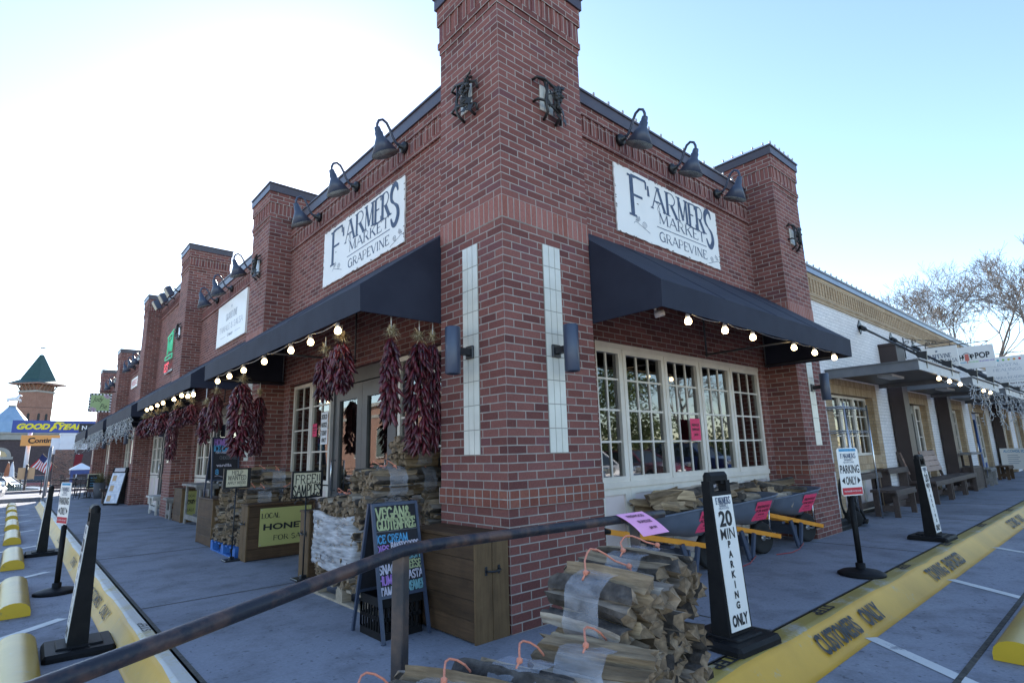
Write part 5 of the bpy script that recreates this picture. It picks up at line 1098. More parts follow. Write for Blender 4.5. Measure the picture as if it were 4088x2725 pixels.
# ---------------------------------------------------------------- chalkboards and sign stands
def aframe(label,x,y,z,rz,W,H,zb,lines,frame='blackm'):
    t=thing('chalkboard',label,'chalkboard',(x,y,z),rz,None); d=.24
    up=Vector((0,d*.9,H)).normalized(); L=sqrt((d*.9)**2+H*H)
    for s_ in (-1,1):
        Mx=frameM((-W/2 if s_<0 else W/2,s_*d,0),(1,0,0) if s_<0 else (-1,0,0),(0,-s_*d*.9,H)); g=MB()
        for xx in (0,W-.022): g.box((xx,0,-.011),(xx+.022,L,.011),0,Mx)
        g.box((.022,zb,-.009),(W-.022,zb+.022,.009),0,Mx); g.box((.022,L-.022,-.009),(W-.022,L,.009),0,Mx); g.lathe([(.02,0),(.02,.01)],8,0,Mx@Matrix.Rotation(-pi/2,4,'X')@Matrix.Translation((.011,0,0))); fr_=g.build('frame',M['lampblue'],t)
        g=MB(); g.box((.022,zb+.022,-.004),(W-.022,L-.022,.002),0,Mx); b=g.build('board',M['chalk'],t)
        if s_<0:
            for tx,cx,cy,h,w_,m,st in lines:
                g=MB()
                if st=='S': S(g,tx,Mx,cx*W,zb+cy*(L-zb),h,w=w_*W,K=.17,n=.17,serif=False,jit=.05,z=.004)
                elif st=='R': ribbon(g,[(cx*W+w_*W*(k/14-.5),zb+cy*(L-zb)+h*sin(k*.9)) for k in range(15)],.006,Mx,0,.004)
                else: T(g,tx,Mx,cx*W,zb+cy*(L-zb),h,w=w_*W,bold=.015,z=.004)
                g.build('chalk_lettering',M[m],b)
    g=MB()      # scrolled crest
    for s_ in (-1,1): g.tube([(s_*W*.42,.02,H+.0),(s_*W*.30,.02,H+.035),(s_*W*.12,.02,H+.05),(s_*W*.05,.02,H+.03),(s_*W*.09,.02,H+.012),(s_*W*.13,.02,H+.025)],.005,5)
    g.build('crest',M['blackm'],t); return t
aframe('black chalkboard listing vegan and gluten free goods standing over a milk crate',-.575,.735,0,0,.40,.94,.29,[('VEGAN&',.45,.885,.085,.74,'cgreen','S'),('GLUTENFREE',.5,.765,.075,.82,'cgreen','S'),('',.5,.69,.001,.9,'cgrey','R'),('ICE CREAM',.38,.61,.055,.66,'cblue','S'),('DIPS',.16,.505,.05,.28,'cpurple','S'),('BAKEDGOODS',.64,.525,.05,.60,'cwhite','S'),('SALSA',.3,.41,.05,.4,'cblue','S'),('RELISH',.74,.41,.05,.4,'cteal','S'),('SNACKS',.30,.295,.06,.50,'cwhite','S'),('CHEESE',.74,.31,.055,.42,'cgreen','S'),('HUMMUS',.29,.185,.06,.50,'cpurple','S'),('PASTA',.77,.205,.055,.38,'cwhite','S'),('TAMALES',.30,.07,.06,.52,'cwhite','S'),('CREAMER',.76,.09,.06,.42,'cteal','S')])
aframe('tall black chalkboard announcing homemade ice cream, standing on the left crates',-.24,6.95,.72,0,.42,.96,.27,[('HOMEMADE',.52,.885,.10,.84,'cpurple','S'),('ICE CREAM',.5,.74,.10,.84,'cblue','S'),('FEATURED FLAVORS',.5,.645,.03,.7,'cwhite','S'),('CHOCOLATE',.6,.52,.05,.62,'cgrey','S'),('vanilla',.45,.35,.05,.55,'cwhite','T'),('8',.2,.2,.09,.12,'cblue','T'),('',.5,.10,.012,.75,'cwhite','R')])
def stand(label,x,y,h0,W,H,lines,board,base):
    t=thing('sign_stand',label,'sign stand',(x,y,0)); g=MB(); g.tube([(0,0,0),(0,0,h0)],.009,6)
    for s_ in (-1,1): g.tube([(0,0,h0-.07),(s_*.05,0,h0-.02),(s_*.10,0,h0-.025),(s_*.13,0,h0-.05),(s_*.12,0,h0-.065),(s_*.105,0,h0-.05)],.005,5)
    g.build('pole',M['blackm'],t)
    g=MB(); g.bbox((-.10,-.10,0),(.10,.10,.02),.006); g.bbox((-.03,-.03,.02),(.03,.03,.05),.006); g.build('base',M['blackm'],t)
    Mx=frameM((-W/2+base,-.012,h0),(1,0,0),(0,0,1)); g=MB(); e=.02
    for a,b in (((0,0,-.012),(e,H,.012)),((W-e,0,-.012),(W,H,.012)),((e,0,-.012),(W-e,e,.012)),((e,H-e,-.012),(W-e,H,.012))): g.box(a,b,0,Mx)
    g.box((e,e,-.01),(W-e,H-e,-.004),0,Mx); fr_=g.build('frame',M['blackm'],t)
    g=MB(); k=board; g.add([(k,e,0.0),(W-k,e,0.0),(W-k,H-e,0.0),(k,H-e,0.0)],[(0,1,2,3)],0,Mx); c=g.build('card',M['cream'],fr_)
    g=MB(); [S(g,tx,Mx,cx*W,cy*H,h,w=w_*W,K=.10,n=.10,serif=False,jit=.05,z=.003) for tx,cx,cy,h,w_ in lines]
    if len(lines)>2: ribbon(g,[(W*.66+.012*cos(pi+q*pi/6),H*.15+.012*sin(pi+q*pi/6)) for q in range(7)],.003,Mx,0,.003)
    g.build('lettering',M['ink'],c); return t
stand('black iron stand with a cream card reading free samples',-.34,3.09,.865,.355,.295,[('FREE!!',.52,.69,.095,.80),('SAMPLES',.50,.29,.115,.86)],.024,0)
stand('black iron stand with a cream help wanted card by the firewood',-.555,5.0,.93,.345,.265,[('HELP',.5,.77,.055,.40),('WANTED',.5,.52,.06,.66),('APPLY INSIDE!',.5,.27,.036,.66)],.04,0)
t=thing('milk_crate','black plastic milk crate under the vegan chalkboard','milk crate',(-.57,.74,0)); g=MB(); w_=.165
for s_ in (-1,1):
    for q in range(2):
        def bx(a,b):
            if q==0: g.box((a[0],s_*w_-.006,a[1]),(b[0],s_*w_+.006,b[1]))
            else: g.box((s_*w_-.006,a[0],a[1]),(s_*w_+.006,b[0],b[1]))
        for z0,z1 in ((0,.05),(.125,.15),(.22,.28)): bx((-w_,z0),(w_,z1))
        for k in range(9): x=-w_+.33*k/8; bx((x-.006,.05),(x+.006,.22))
g.box((-w_,-w_,.005),(w_,w_,.012)); g.build('body',M['blackp'],t)
bbench('table','grey weathered table against the second bay windows',-.06,.36,9.5,10.8,.84,tone='greywood')
bbench('bench','grey weathered bench at the foot of the third brick pier',-.12,.38,11.92,12.40,.48,tone='greywood'); bbench('bench','pale whitewashed bench just beyond the third brick pier',-.14,.30,13.5,14.5,.46,tone='whitewood')
# ---------------------------------------------------------------- wheelbarrows
def barrow_parts(t):
    g=MB(); n=28
    def ring(x0,x1,w0,w1,z0,z1,p=4):
        out=[]
        for i in range(n):
            a=2*pi*i/n; c,s_=cos(a),sin(a); k=1/((abs(c)**p+abs(s_)**p)**(1/p)); u=(c*k+1)/2; out.append((x0+(x1-x0)*u,(w0+(w1-w0)*u)*s_*k,z0+(z1-z0)*u))
        return out
    rs=[ring(-.58,.66,.32,.30,.605,.70),ring(-.61,.69,.335,.315,.62,.715),ring(-.605,.685,.33,.31,.635,.73),ring(-.57,.65,.315,.295,.625,.72),ring(-.46,.54,.27,.25,.53,.565),ring(-.32,.30,.20,.17,.455,.40),ring(-.2,.18,.13,.11,.445,.385)]
    outer=[ring(-.58,.66,.32,.30,.605,.70),ring(-.475,.555,.285,.265,.52,.555),ring(-.335,.315,.215,.185,.44,.385),ring(-.2,.18,.13,.11,.43,.37)]
    def loft(R_,flip=False):
        vs=[p for r in R_ for p in r]; fs=[(j*n+i,j*n+(i+1)%n,(j+1)*n+(i+1)%n,(j+1)*n+i) for j in range(len(R_)-1) for i in range(n)]
        fs.append(tuple((len(R_)-1)*n+i for i in range(n))); g.add(vs,[f[::-1] if flip else f for f in fs],0,None,True)
    loft(outer,True); loft(rs); g.build('tub',M['tub'],t)
    for s_ in (-1,1):
        h=MB(); h.bar((-1.30,s_*.30,.60),(.72,s_*.12,.20),.036,.05); o=h.build('handle',M['orange'],t); q=MB(); a=Vector((-1.30,s_*.30,.60)); d=Vector((2.02,-s_*.18,-.40)).normalized(); q.tube([a-d*.02,a+d*.18],[.030,.034],10); q.tube([a+d*.16,a+d*.26],[.034,.028],10); q.build('grip',M['blackp'],o)
        l=MB(); y=s_*.25; l.bar((-.12,y,.345),(-.02,y,.03),.03,.05); l.bar((.12,y-s_*.02,.30),(.03,y,.03),.03,.05); l.tube([(-.03,y,.03),(-.015,y,.008),(.0,y,.003),(.02,y,.008),(.035,y,.03)],.016,6); l.build('leg',M['lampblue'],t)
        b=MB(); b.tube([(.52,s_*.14,.30),(.60,s_*.10,.62)],.010,6); b.build('tub_brace',M['chrome'],t)
    b=MB(); b.box((-.02,-.24,.16),(.0,.24,.28)); b.bar((.70,-.10,.195),(.70,.10,.195),.05,.03); b.box((.705,-.13,.17),(.735,.13,.225)); b.box((-.25,-.22,.315),(-.19,.22,.34)); b.build('cross_brace',M['lampblue'],t)
    wm=TR(.52,0,.19,pi/2); w_=MB(); w_.lathe([(.125,-.035),(.165,-.048),(.185,-.035),(.19,0),(.185,.035),(.165,.048),(.125,.035)],24,0,wm); wh=w_.build('wheel',M['tyre'],t)
    r_=MB(); r_.lathe([(.0,-.05),(.03,-.05),(.035,-.015),(.10,-.012),(.125,-.034),(.128,-.03),(.128,.03),(.125,.034),(.10,.012),(.035,.015),(.03,.05),(0,.05)],20,0,wm); r_.build('rim',M['galv'],wh)
    x=MB(); x.tube([(.52,-.12,.19),(.52,.12,.19)],.01,6); x.tube([(.52,-.12,.19),(.52,-.135,.25)],.014,6); x.tube([(.52,.12,.19),(.52,.135,.25)],.014,6); x.build('axle',M['galv'],t)
for k,(x,y,lb) in enumerate(((2.47,.22,'nearest, half hidden by the parking marker'),(3.69,.21,'middle one'),(4.93,.165,'farthest, beside the second pier'))):
    t=thing('wheelbarrow','blue grey wheelbarrow loaded with firewood, '+lb,'wheelbarrow',(x,y,0),radians(-13),'wheelbarrows under the right windows'); barrow_parts(t)
    sheet('','',frameM((.12,-.326,.655),(.98,-.08,.05),(0,-.46,.88)),.24,.255,[('FIREWOOD',.5,.26,.035,.8),('FOR SALE!',.5,.47,.035,.8),('$35.00',.5,.68,.022,.4),('BARROW NOT INCLUDED',.5,.82,.008,.55)],'pink',parent=t,curl=.004)
    rr=random.Random(20+k)
    for q in range(12):
        o=bpy.data.objects.new('firewood_log',LG[(q*3+k)%len(LG)]); COL.objects.link(o); lay=q//4
        o.location=(x-.30+.15*(q%4)+.08*lay+rr.uniform(-.03,.03),y+rr.uniform(-.06,.08),.62+.09*lay); o.scale=(1.55,1.2,1.55); o.rotation_euler=(rr.uniform(-.2,.2),rr.uniform(-pi,pi),rr.uniform(.4,1.9))
        tag(o,'%s split log heaped in the %s wheelbarrow, %s from its grips'%(('lower','upper','topmost')[lay],('nearest','middle','farthest')[k],('first','second','third','fourth')[q%4]),'firewood log','loose logs in the %s wheelbarrow'%('nearest','middle','farthest')[k])
    c=MB(); rr=random.Random(k); c.tube([(x-.75,y-.25,.012),(x-.5,y-.33,.012),(x-.2,y-.30,.012),(x+.0,y-.28,.06)],.005,5); 
    tag(c.build('red_cable',mat('red_cable_%d'%k,(.35,.03,.03),rough=.5)),'thin red security cable on the ground under the %s wheelbarrow'%('nearest','middle','farthest')[k],'cable')
for lb,Mx,W,H,m,lines in (('hot pink notice on the middle right storefront window',frameM((3.41,.455,1.66),(1,0,0),(0,0,1)),.23,.27,'pink',[('FIREWOOD',.5,.3,.03,.7),('BUNDLES',.5,.5,.03,.7),('$9.99',.5,.75,.03,.4)]),('hot pink notice on the left storefront window by the grey doors',frameM((.45,4.97,1.80),(0,-1,0),(0,0,1)),.16,.19,'pink',[('PREMIUM',.5,.3,.02,.7),('SINGLE',.5,.5,.02,.6),('$10',.5,.72,.02,.3)]),('white handwritten notice on the left storefront window by the grey doors',frameM((.45,4.66,1.95),(0,-1,0),(0,0,1)),.23,.46,'paper',[('SOLD',.5,.15,.07,.8),('NOTICE',.5,.4,.07,.8),('TODAY',.5,.65,.07,.8),('ONLY',.5,.87,.06,.7)])):
    sheet('window_notice',lb,Mx,W,H,lines,m,'ink',curl=.003)
# ---------------------------------------------------------------- far end of the left pavement
def planter(label,x,y,r,h,seed):
    t=thing('planter',label,'planter',(x,y,0),0,'dark planters at the far end of the left pavement'); g=MB(); g.lathe([(r*.72,0),(r*.8,h*.3),(r,h),(r*.93,h),(r*.9,h-.05),(0,h-.05)],20); g.build('pot',M['planter'],t)
    rr=random.Random(seed); g=MB()
    for k in range(240):
        a=rr.uniform(0,2*pi); l=rr.uniform(.3,.6); o=rr.uniform(.15,.95); s_=Vector((cos(a)*r*.5*rr.random(),sin(a)*r*.5*rr.random(),h-.05)); d=Vector((cos(a),sin(a),0)); sd=Vector((-sin(a),cos(a),0))*rr.uniform(.004,.008)
        P=[s_+d*(l*o*u)+Vector((0,0,l*(1.1*u-o*.9*u*u))) for u in (0,.4,.75,1)]
        g.add([P[0]-sd,P[0]+sd,P[1]-sd,P[1]+sd,P[2]-sd*.7,P[2]+sd*.7,P[3]],[(0,1,3,2),(2,3,5,4),(4,5,6)])
    g.build('grass_plant',M['grass'],t)
planter('tall dark planter with ornamental grass, nearer of the two by the folding board',-.16,20.9,.23,.56,1); planter('tall dark planter with ornamental grass, farther one beside the bistro chairs',-.25,24.2,.21,.60,2)
t=thing('pavement_board','folding pavement board with a picture menu leaning near the fourth pier','pavement board',(-.16,19.25,0),radians(-58)); 
for s_ in (-1,1):
    Mx=frameM((-.32 if s_<0 else .32,s_*.28,0),(1,0,0) if s_<0 else (-1,0,0),(0,-s_*.24,1.16)); g=MB(); g.bbox((0,0,-.02),(.64,1.2,.02),.02,0,Mx); g.build('panel',M['blackp'],t)
    if s_<0:
        g=MB(); g.box((.05,.06,.02),(.59,1.02,.024),0,Mx); p=g.build('poster',mat('menu_poster',(.45,.50,.60),(.72,.74,.80),scale=7),t); g=MB(); [g.box((.05,z,.024),(.59,z+.015,.026),0,Mx) for z in (.36,.68)]; [g.box((.12,.12+.32*k,.0245),(.28,.30+.32*k,.0255),1,Mx) for k in range(3)]; g.build('printed_pictures',[M['paper'],M['tanplate']],p)
        g=MB(); g.box((.1,1.06,.0),(.54,1.18,.022),0,Mx); g.build('clip_head',M['galv'],t)
def chair(label,x,y,rz,grp):
    t=thing('bistro_chair',label,'chair',(x,y,0),rz,grp); g=MB(); g.lathe([(0,.45),(.19,.45),(.2,.44),(.2,.425),(0,.425)],14); g.build('seat',M['blackm'],t)
    for sx in (-1,1):
        for sy in (-1,1): l=MB(); l.tube([(sx*.14,sy*.14,.43),(sx*.19,sy*.19,0)],.011,5); l.build('leg',M['blackm'],t)
    b=MB(); b.tube([(-.18,.15,.43),(-.2,.19,.7),(-.14,.21,.86),(0,.215,.90),(.14,.21,.86),(.2,.19,.7),(.18,.15,.43)],.011,5); [b.tube([(q*.06,.16,.44),(q*.07,.21,.86)],.007,4) for q in (-1,0,1)]; b.build('backrest',M['blackm'],t)
GC='black bistro chairs at the far end of the left pavement'
for lb,x,y,r in (('black bistro chair nearest the camera beside the tall planters',-.75,24.6,.4),('black bistro chair behind the nearest one, turned to the table',-.62,25.6,3.4),('black bistro chair by the far railing, left one',-1.05,28.0,1.2),('black bistro chair by the far railing, right one',-.45,28.2,4.3),('black bistro chair against the last brick pier',-.25,26.6,-1.0)): chair(lb,x,y,r,GC)
for lb,x,y in (('small round black bistro table among the nearer chairs',-.55,25.1),('small round black bistro table by the far railing',-.75,28.1)):
    t=thing('bistro_table',lb,'table',(x,y,0),0,'black bistro tables'); g=MB(); g.lathe([(0,.74),(.33,.74),(.34,.73),(.33,.715),(0,.715)],20); g.build('tabletop',M['blackm'],t); g=MB(); g.tube([(0,0,.04),(0,0,.72)],.02,6); g.lathe([(.22,0),(.2,.02),(.03,.05)],14); g.build('pedestal',M['blackm'],t)
bbench('stool','black square stool in front of the nearer planter',-.58,-.30,20.3,20.6,.48,tone='brownsteel')
t=thing('menu_easel','small framed black menu board on the ground by the last pier','menu board',(-.40,24.95,.35)); g=MB(); g.box((-.2,0,0),(.2,.03,.58)); g.build('frame',M['cream'],t); g=MB(); g.box((-.17,-.004,.03),(.17,-.0005,.55)); b=g.build('board',M['chalk'],t); g=MB(); [ribbon(g,[(-.1,.12+.1*k),(.1,.12+.1*k)],.025,frameM((0,-.006,0),(1,0,0),(0,0,1)),0,0) for k in range(4)]; g.build('chalk_lettering',M['cblue'],b); g=MB(); [g.tube([(x,.1,-.35),(x,.015,.1)],.012,5) for x in (-.15,.15)]; g.build('legs',M['crateX'],t)
t=thing('railing','low grey metal railing along the street side of the far pavement','railing'); g=MB()
for z in (.62,.40,.16): g.tube([(-16,31.2,z),(2.2,31.2,z)],.022,6)
g.build('rail',M['post'],t)
for k in range(10): g=MB(); g.tube([(-15.8+2*k,31.2,0),(-15.8+2*k,31.2,.64)],.028,6); g.build('post',M['post'],t)
for lb,x,y,h in (('slender galvanised pole at the far corner of the left kerb, nearer one',-1.82,27.2,2.05),('slender galvanised pole at the far corner of the left kerb, farther one',-1.70,28.9,2.14)):
    t=thing('sign_pole',lb,'pole',(x,y,-.1),0,'galvanised poles'); g=MB(); g.tube([(0,0,0),(.02,0,h+.1)],.035,8); g.build('post',M['galv'],t); g=MB(); g.lathe([(.08,0),(.07,.03),(.04,.05)],8); g.build('foot_plate',M['galv'],t)
# ---------------------------------------------------------------- street beyond, lower than the lot
g=MB(); [g.quad((-700,a,za),(700,a,za),(700,b,zb),(-700,b,zb)) for a,za,b,zb in ((35.2,-1.0,50,-1.0),(50,-1.0,72,-1.5),(72,-1.5,700,-1.5))]; struct(g.build('street',M['asphalt']))
g=MB(); g.box((-700,34.6,-1.5),(700,35.2,-.12)); struct(g.build('retaining_wall',M['kerbbare']))
CX,CY=-2.846,-3.285
def at(az,d): return (CX+d*cos(radians(az)),CY+d*sin(radians(az)))
def ez(el,d): return 1.293+d*math.tan(radians(el))
t=thing('park_bench','dark green slatted metal bench with its back to the railing','bench',(*at(90.5,40),-1.15)); g=MB()
for k in range(17): g.box((-.75+k*.09,0,.55),(-.70+k*.09,.02,1.50))
for z in (.55,.8,1.15,1.48): g.box((-.78,-.02,z),(.78,0,z+.05))
g.build('backrest',M['green'],t); g=MB(); [g.box((-.78,.02+.11*k,.52),(.78,.11+.11*k,.55)) for k in range(4)]; g.build('seat',M['green'],t)
for s_ in (-1,1): g=MB(); g.tube([(s_*.72,0,0),(s_*.72,0,.9),(s_*.72,.45,.75),(s_*.72,.45,0)],.03,6); g.build('leg',M['green'],t)
def car(label,paint,loc,rz,kind='suv',grp='parked cars'):
    t=thing('parked_car',label,'car' if kind!='pickup' else 'pickup',loc,rz,grp); hw=.92
    if kind=='suv': low=[(-2.3,.35),(2.25,.35),(2.32,.7),(2.2,.95),(1.1,1.08),(-2.25,1.08),(-2.35,.7)]; cab=[(1.05,1.08),(.35,1.68),(-1.9,1.70),(-2.25,1.08)]
    elif kind=='pickup': low=[(-2.7,.45),(2.7,.45),(2.75,.8),(2.6,1.12),(1.2,1.2),(-2.65,1.2),(-2.7,.8)]; cab=[(1.1,1.2),(.5,1.85),(-.8,1.85),(-1.0,1.2)]
    else: low=[(-2.2,.3),(2.15,.3),(2.25,.6),(2.1,.78),(1.0,.92),(-2.1,.95),(-2.25,.6)]; cab=[(.95,.92),(.2,1.42),(-1.2,1.42),(-1.9,.94)]
    def shell(g,P,w0,w1,mi=0):
        n=len(P); zt=max(p[1] for p in P); zb=min(p[1] for p in P); W=lambda z:w0+(w1-w0)*((z-zb)/(zt-zb))**2
        vs=[(x,-W(z),z) for x,z in P]+[(x,W(z),z) for x,z in P]; g.add(vs,[tuple(range(n)),tuple(range(2*n-1,n-1,-1))]+[(i,n+i,n+(i+1)%n,(i+1)%n) for i in range(n)],mi)
    g=MB(); shell(g,low,hw,hw*.94); k=[(x,z) for x,z in cab]; zt=max(z for _,z in cab); g.box((cab[2][0]+.05,-hw*.70,zt-.05),(cab[1][0]-.02,hw*.70,zt+.012)); g.build('body',paint,t)
    g=MB(); shell(g,[(x*.985,z-.003 if z>1.3 else z-.004) for x,z in cab],hw*.93,hw*.76); g.build('windows',M['carglass'],t)
    g=MB()
    for s_ in (-1,1):
        for (a,b) in zip(cab,cab[1:]): g.bar((a[0],s_*hw*.90*(.96 if a[1]>1.3 else 1.01)*(.86 if a[1]>1.3 else 1),a[1]-.01),(b[0],s_*hw*.90*(.96 if b[1]>1.3 else 1.01)*(.86 if b[1]>1.3 else 1),b[1]-.01),.07,.07)
    g.build('pillars',paint,t)
    for sx in (-1.4,1.4):
        for s_ in (-1,1):
            w_=MB(); w_.lathe([(.0,-.1),(.30,-.11),(.34,-.08),(.34,.08),(.30,.11),(.0,.1)],20,0,TR(sx,s_*.82,.34,pi/2)); o=w_.build('wheel',M['tyre'],t); r_=MB(); r_.lathe([(.0,-.125),(.2,-.12),(.22,-.105),(.22,.105),(.2,.12),(0,.125)],14,0,TR(sx,s_*.82,.34,pi/2)); r_.build('rim',M['galv'],o)
    fx=low[2][0]
    for s_ in (-1,1):
        h=MB(); h.bbox((fx-.25,s_*.66-.2,.72),(fx-.01,s_*.66+.2,.90),.03); h.build('headlight',M['chrome'],t); h=MB(); h.box((low[-1][0]+.02,s_*.72-.14,.75),(low[-1][0]+.06,s_*.72+.14,1.05)); h.build('tail_light',M['flagred'],t)
    h=MB(); h.box((fx-.03,-.26,.48),(fx+.02,.26,.62)); h.build('number_plate',M['paper'],t); return t
cp=lambda n,a:mat(n,a,rough=.25,spec=.7)
car('dark suv parked beyond the railing at the left edge',cp('dark_suv_paint',(.10,.12,.16)),(*at(90.7,47),-1.0),radians(-18)); car('red pickup seen from behind in the street beyond the railing',cp('red_pickup_paint',(.22,.012,.014)),(*at(88.6,76),-1.5),radians(84),'pickup'); car('silver car at the left edge by the end of the wheel stops',cp('silver_paint',(.50,.52,.55)),(-5.3,27.0,-.16),radians(-8),'sedan')
car('white sedan parked across the lot, mirrored in the right windows',cp('white_car_paint',(.7,.7,.72)),(13.5,-10.0,-.16),radians(100),'sedan'); car('maroon car parked across the lot, mirrored in the right windows',cp('maroon_paint',(.10,.015,.03)),(17.5,-10.5,-.16),radians(95),'sedan'); car('dark blue suv parked across the lot, mirrored in the right windows',cp('blue_suv_paint',(.01,.03,.12)),(22.0,-10.5,-.16),radians(92))
# pole sign: blue tyre board over an orange board
d=84; x0,y0=at(90.47,d); t=thing('pole_sign','tall white pole carrying a blue tyre board above an orange board','sign'); W=7.6
Mx=frameM((x0,y0,ez(2.56,d)),(1,0,0),(0,0,1)); H=ez(3.5,d)-ez(2.56,d); g=MB(); g.box((0,0,-.4),(W,H,0),0,Mx); b=g.build('blue_board',M['bluesign'],t)
g=MB(); T(g,'GOOD',Mx,1.85,H*.5,H*.50,w=2.9,bold=.055,shear=.3,z=.02); T(g,'YEAR',Mx,5.18,H*.5,H*.50,w=2.35,bold=.055,shear=.3,z=.02)
g.add([(x+3.28,y*H+0,.02) for x,y in ((.0,.12),(.16,.12),(.5,.38),(.62,.33),(.66,.42),(.55,.5),(.62,.58),(.5,.62),(.55,.70),(.75,.75),(1.25,.78),(1.25,.86),(.6,.90),(.35,.78),(.28,.55),(.1,.38))],[tuple(range(16))],0,Mx); g.build('lettering',M['yellowsign'],b)
d2=83.5; x2,y2=at(89.85,d2); Mx=frameM((x2,y2,ez(1.55,d2)),(1,0,0),(0,0,1)); H2=ez(2.36,d2)-ez(1.55,d2); g=MB(); g.box((0,0,-.3),(4.3,H2,0),0,Mx); b=g.build('orange_board',M['orangesign'],t); g=MB(); T(g,'C',Mx,.92,H2*.5,H2*.58,bold=.03,z=.02); T(g,'ontinental',Mx,2.65,H2*.5,H2*.46,w=2.9,bold=.03,z=.02); g.build('lettering',M['ink'],b)
xp,yp=at(89.36,85); g=MB(); g.tube([(xp,yp,-1.35),(xp,yp,ez(3.2,85))],.2,8); g.build('pole',M['whitepaint'],t)
xn,yn=at(86.40,70); Mx=frameM((xn,yn,ez(2.62,70)),(1,0,0),(0,0,1)); g=MB(); g.box((0,0,-.3),(2.4,.82,0),0,Mx); t=thing('wall_sign','black board with a white letter N above the far portico','sign'); b=g.build('board',M['ink'],t); g=MB(); T(g,'N',Mx,.42,.41,.42,bold=.02,z=.02); g.build('lettering',M['paper'],b)
# brown brick building with stone cornice
d=104; xl,yl=at(97,d); xr,yr=at(84,d); t=thing('brown_brick_building','wide brown brick building with pale stone cornice and arched window beyond the street','building'); zt=ez(2.57,d); zs=ez(2.0,d)
g=MB(); g.box((xl,yl,-1.35),(xr,yl+18,zs)); g.build('wall',M['darkbrick'],t,uv=(0,0)); g=MB(); g.box((xl,yl-.25,zs),(xr,yl+18,zt-.25)); g.box((xl,yl-.45,zt-.25),(xr,yl+18,zt)); g.box((xl,yl-.12,ez(.55,d)),(at(90.15,d)[0],yl-.003,ez(.75,d))); g.box((xl,yl-.12,ez(-1.05,d)),(at(89.9,d)[0],yl-.003,ez(-.8,d))); g.build('stone_band',M['stone'],t)
xa=at(90.95,d)[0]; g=MB(); ar=[(1.25*cos(pi*k/12),1.25*sin(pi*k/12)) for k in range(13)]; ir=[(.8*cos(pi*k/12),.8*sin(pi*k/12)) for k in range(12,-1,-1)]; Mx=frameM((xa,yl-.003,ez(.75,d)),(1,0,0),(0,0,1))
for k in range(12): g.prism([ar[k],ar[k+1],ir[11-k],ir[12-k]],.14,0,Mx)
w_=g.build('arched_window',M['stone'],t); g=MB(); g.add([(a,b,.03) for a,b in ir],[tuple(range(12,-1,-1))],0,Mx); g.build('pane',M['carglass'],w_)
g=MB()
for xq in (91.0,90.2): 
    xx=at(xq,d)[0]; zz=ez(-.55,d); P=[(xx-.9,zz),(xx,zz+.55),(xx+.9,zz),(xx,zz-.55)]
    for a,b in zip(P,P[1:]+P[:1]): g.bar((a[0],yl-.05,a[1]),(b[0],yl-.05,b[1]),.12,.08)
g.build('stone_diamond',M['stone'],t)
d=110; x,y=at(90.62,d); t=thing('conical_turret','pale blue metal cone roof on a turret behind the brown building','turret',(x,y,0)); zb=ez(2.2,d); g=MB(); n=28; g.lathe([(3.3,zb),(2.25,ez(3.3,d)),(.35,ez(4.55,d))],n,0,None,False); g.build('cone_roof',M['roofblue'],t); g=MB()
for k in range(n): a=2*pi*k/n; g.bar((3.32*cos(a),3.32*sin(a),zb),(.36*cos(a),.36*sin(a),ez(4.55,d)),.07,.07)
g.build('roof_seams',M['roofblue'],t); g=MB(); g.lathe([(.45,ez(4.55,d)),(.5,ez(4.6,d)),(0,ez(4.62,d))],12); g.lathe([(3.2,-1.35),(3.2,zb)],20); g.build('drum',M['stone'],t)
t=thing('horse_statue','small white prancing horse figure on top of the blue cone roof','statue',(x,y,ez(4.62,d))); g=MB(); g.tube([(-.75,0,.75),(-.3,0,.85),(.25,0,.95),(.5,0,1.25),(.62,0,1.5),(.9,0,1.38)][::-1],[.1,.16,.18,.27,.28,.2],8)
for P in ([(-.6,.1,.7),(-.75,.1,.4),(-.55,.1,0)],[(-.5,-.1,.7),(-.55,-.1,.4),(-.35,-.1,0)],[(.3,.1,.8),(.75,.1,.75),(.7,.1,.4)],[(.25,-.1,.8),(.8,-.1,.9),(.9,-.1,.55)],[(-.75,0,.8),(-1.1,0,.9),(-1.25,0,.5)]): g.tube(P,[.12,.08,.05],6)
g.build('figure',M['whitepaint'],t)
# brick clock tower style turret with green roof
d=150; x,y=at(89.32,d); t=thing('brick_tower','square reddish brick tower with green pyramid roof and bracketed eaves','tower',(x,y,0),radians(45+89.3)); hs=1.98; z1=ez(5.62,d); z2=ez(6.25,d)
g=MB(); g.box((-hs,-hs,-1.35),(hs,hs,z1)); g.box((-hs*.97,-hs*.97,z1+.35),(hs*.97,hs*.97,z2)); g.build('shaft',M['towerbrick'],t,uv=(0,0)); g=MB(); g.box((-hs-.12,-hs-.12,z1),(hs+.12,hs+.12,z1+.345)); g.build('stone_course',M['stone'],t)
for sx,sy,r in ((1,0,0),(-1,0,0),(0,1,0),(0,-1,0)):
    for q in (-1,1):
        g=MB(); cx,cy=sx*(hs+.0),sy*(hs+.0); tx,ty=-sy,sx; w0=.28
        P=[(-w0,0),(w0,0),(w0,3.4)]+[(w0*cos(pi*k/8),3.4+w0*sin(pi*k/8)) for k in range(1,8)]+[(-w0,3.4)]; Mx=frameM((cx+tx*q*.85,cy+ty*q*.85,ez(2.6,d)),(tx,ty,0),(0,0,1)); g.prism(P,.03,0,Mx); g.build('arched_opening',M['ink'],t)
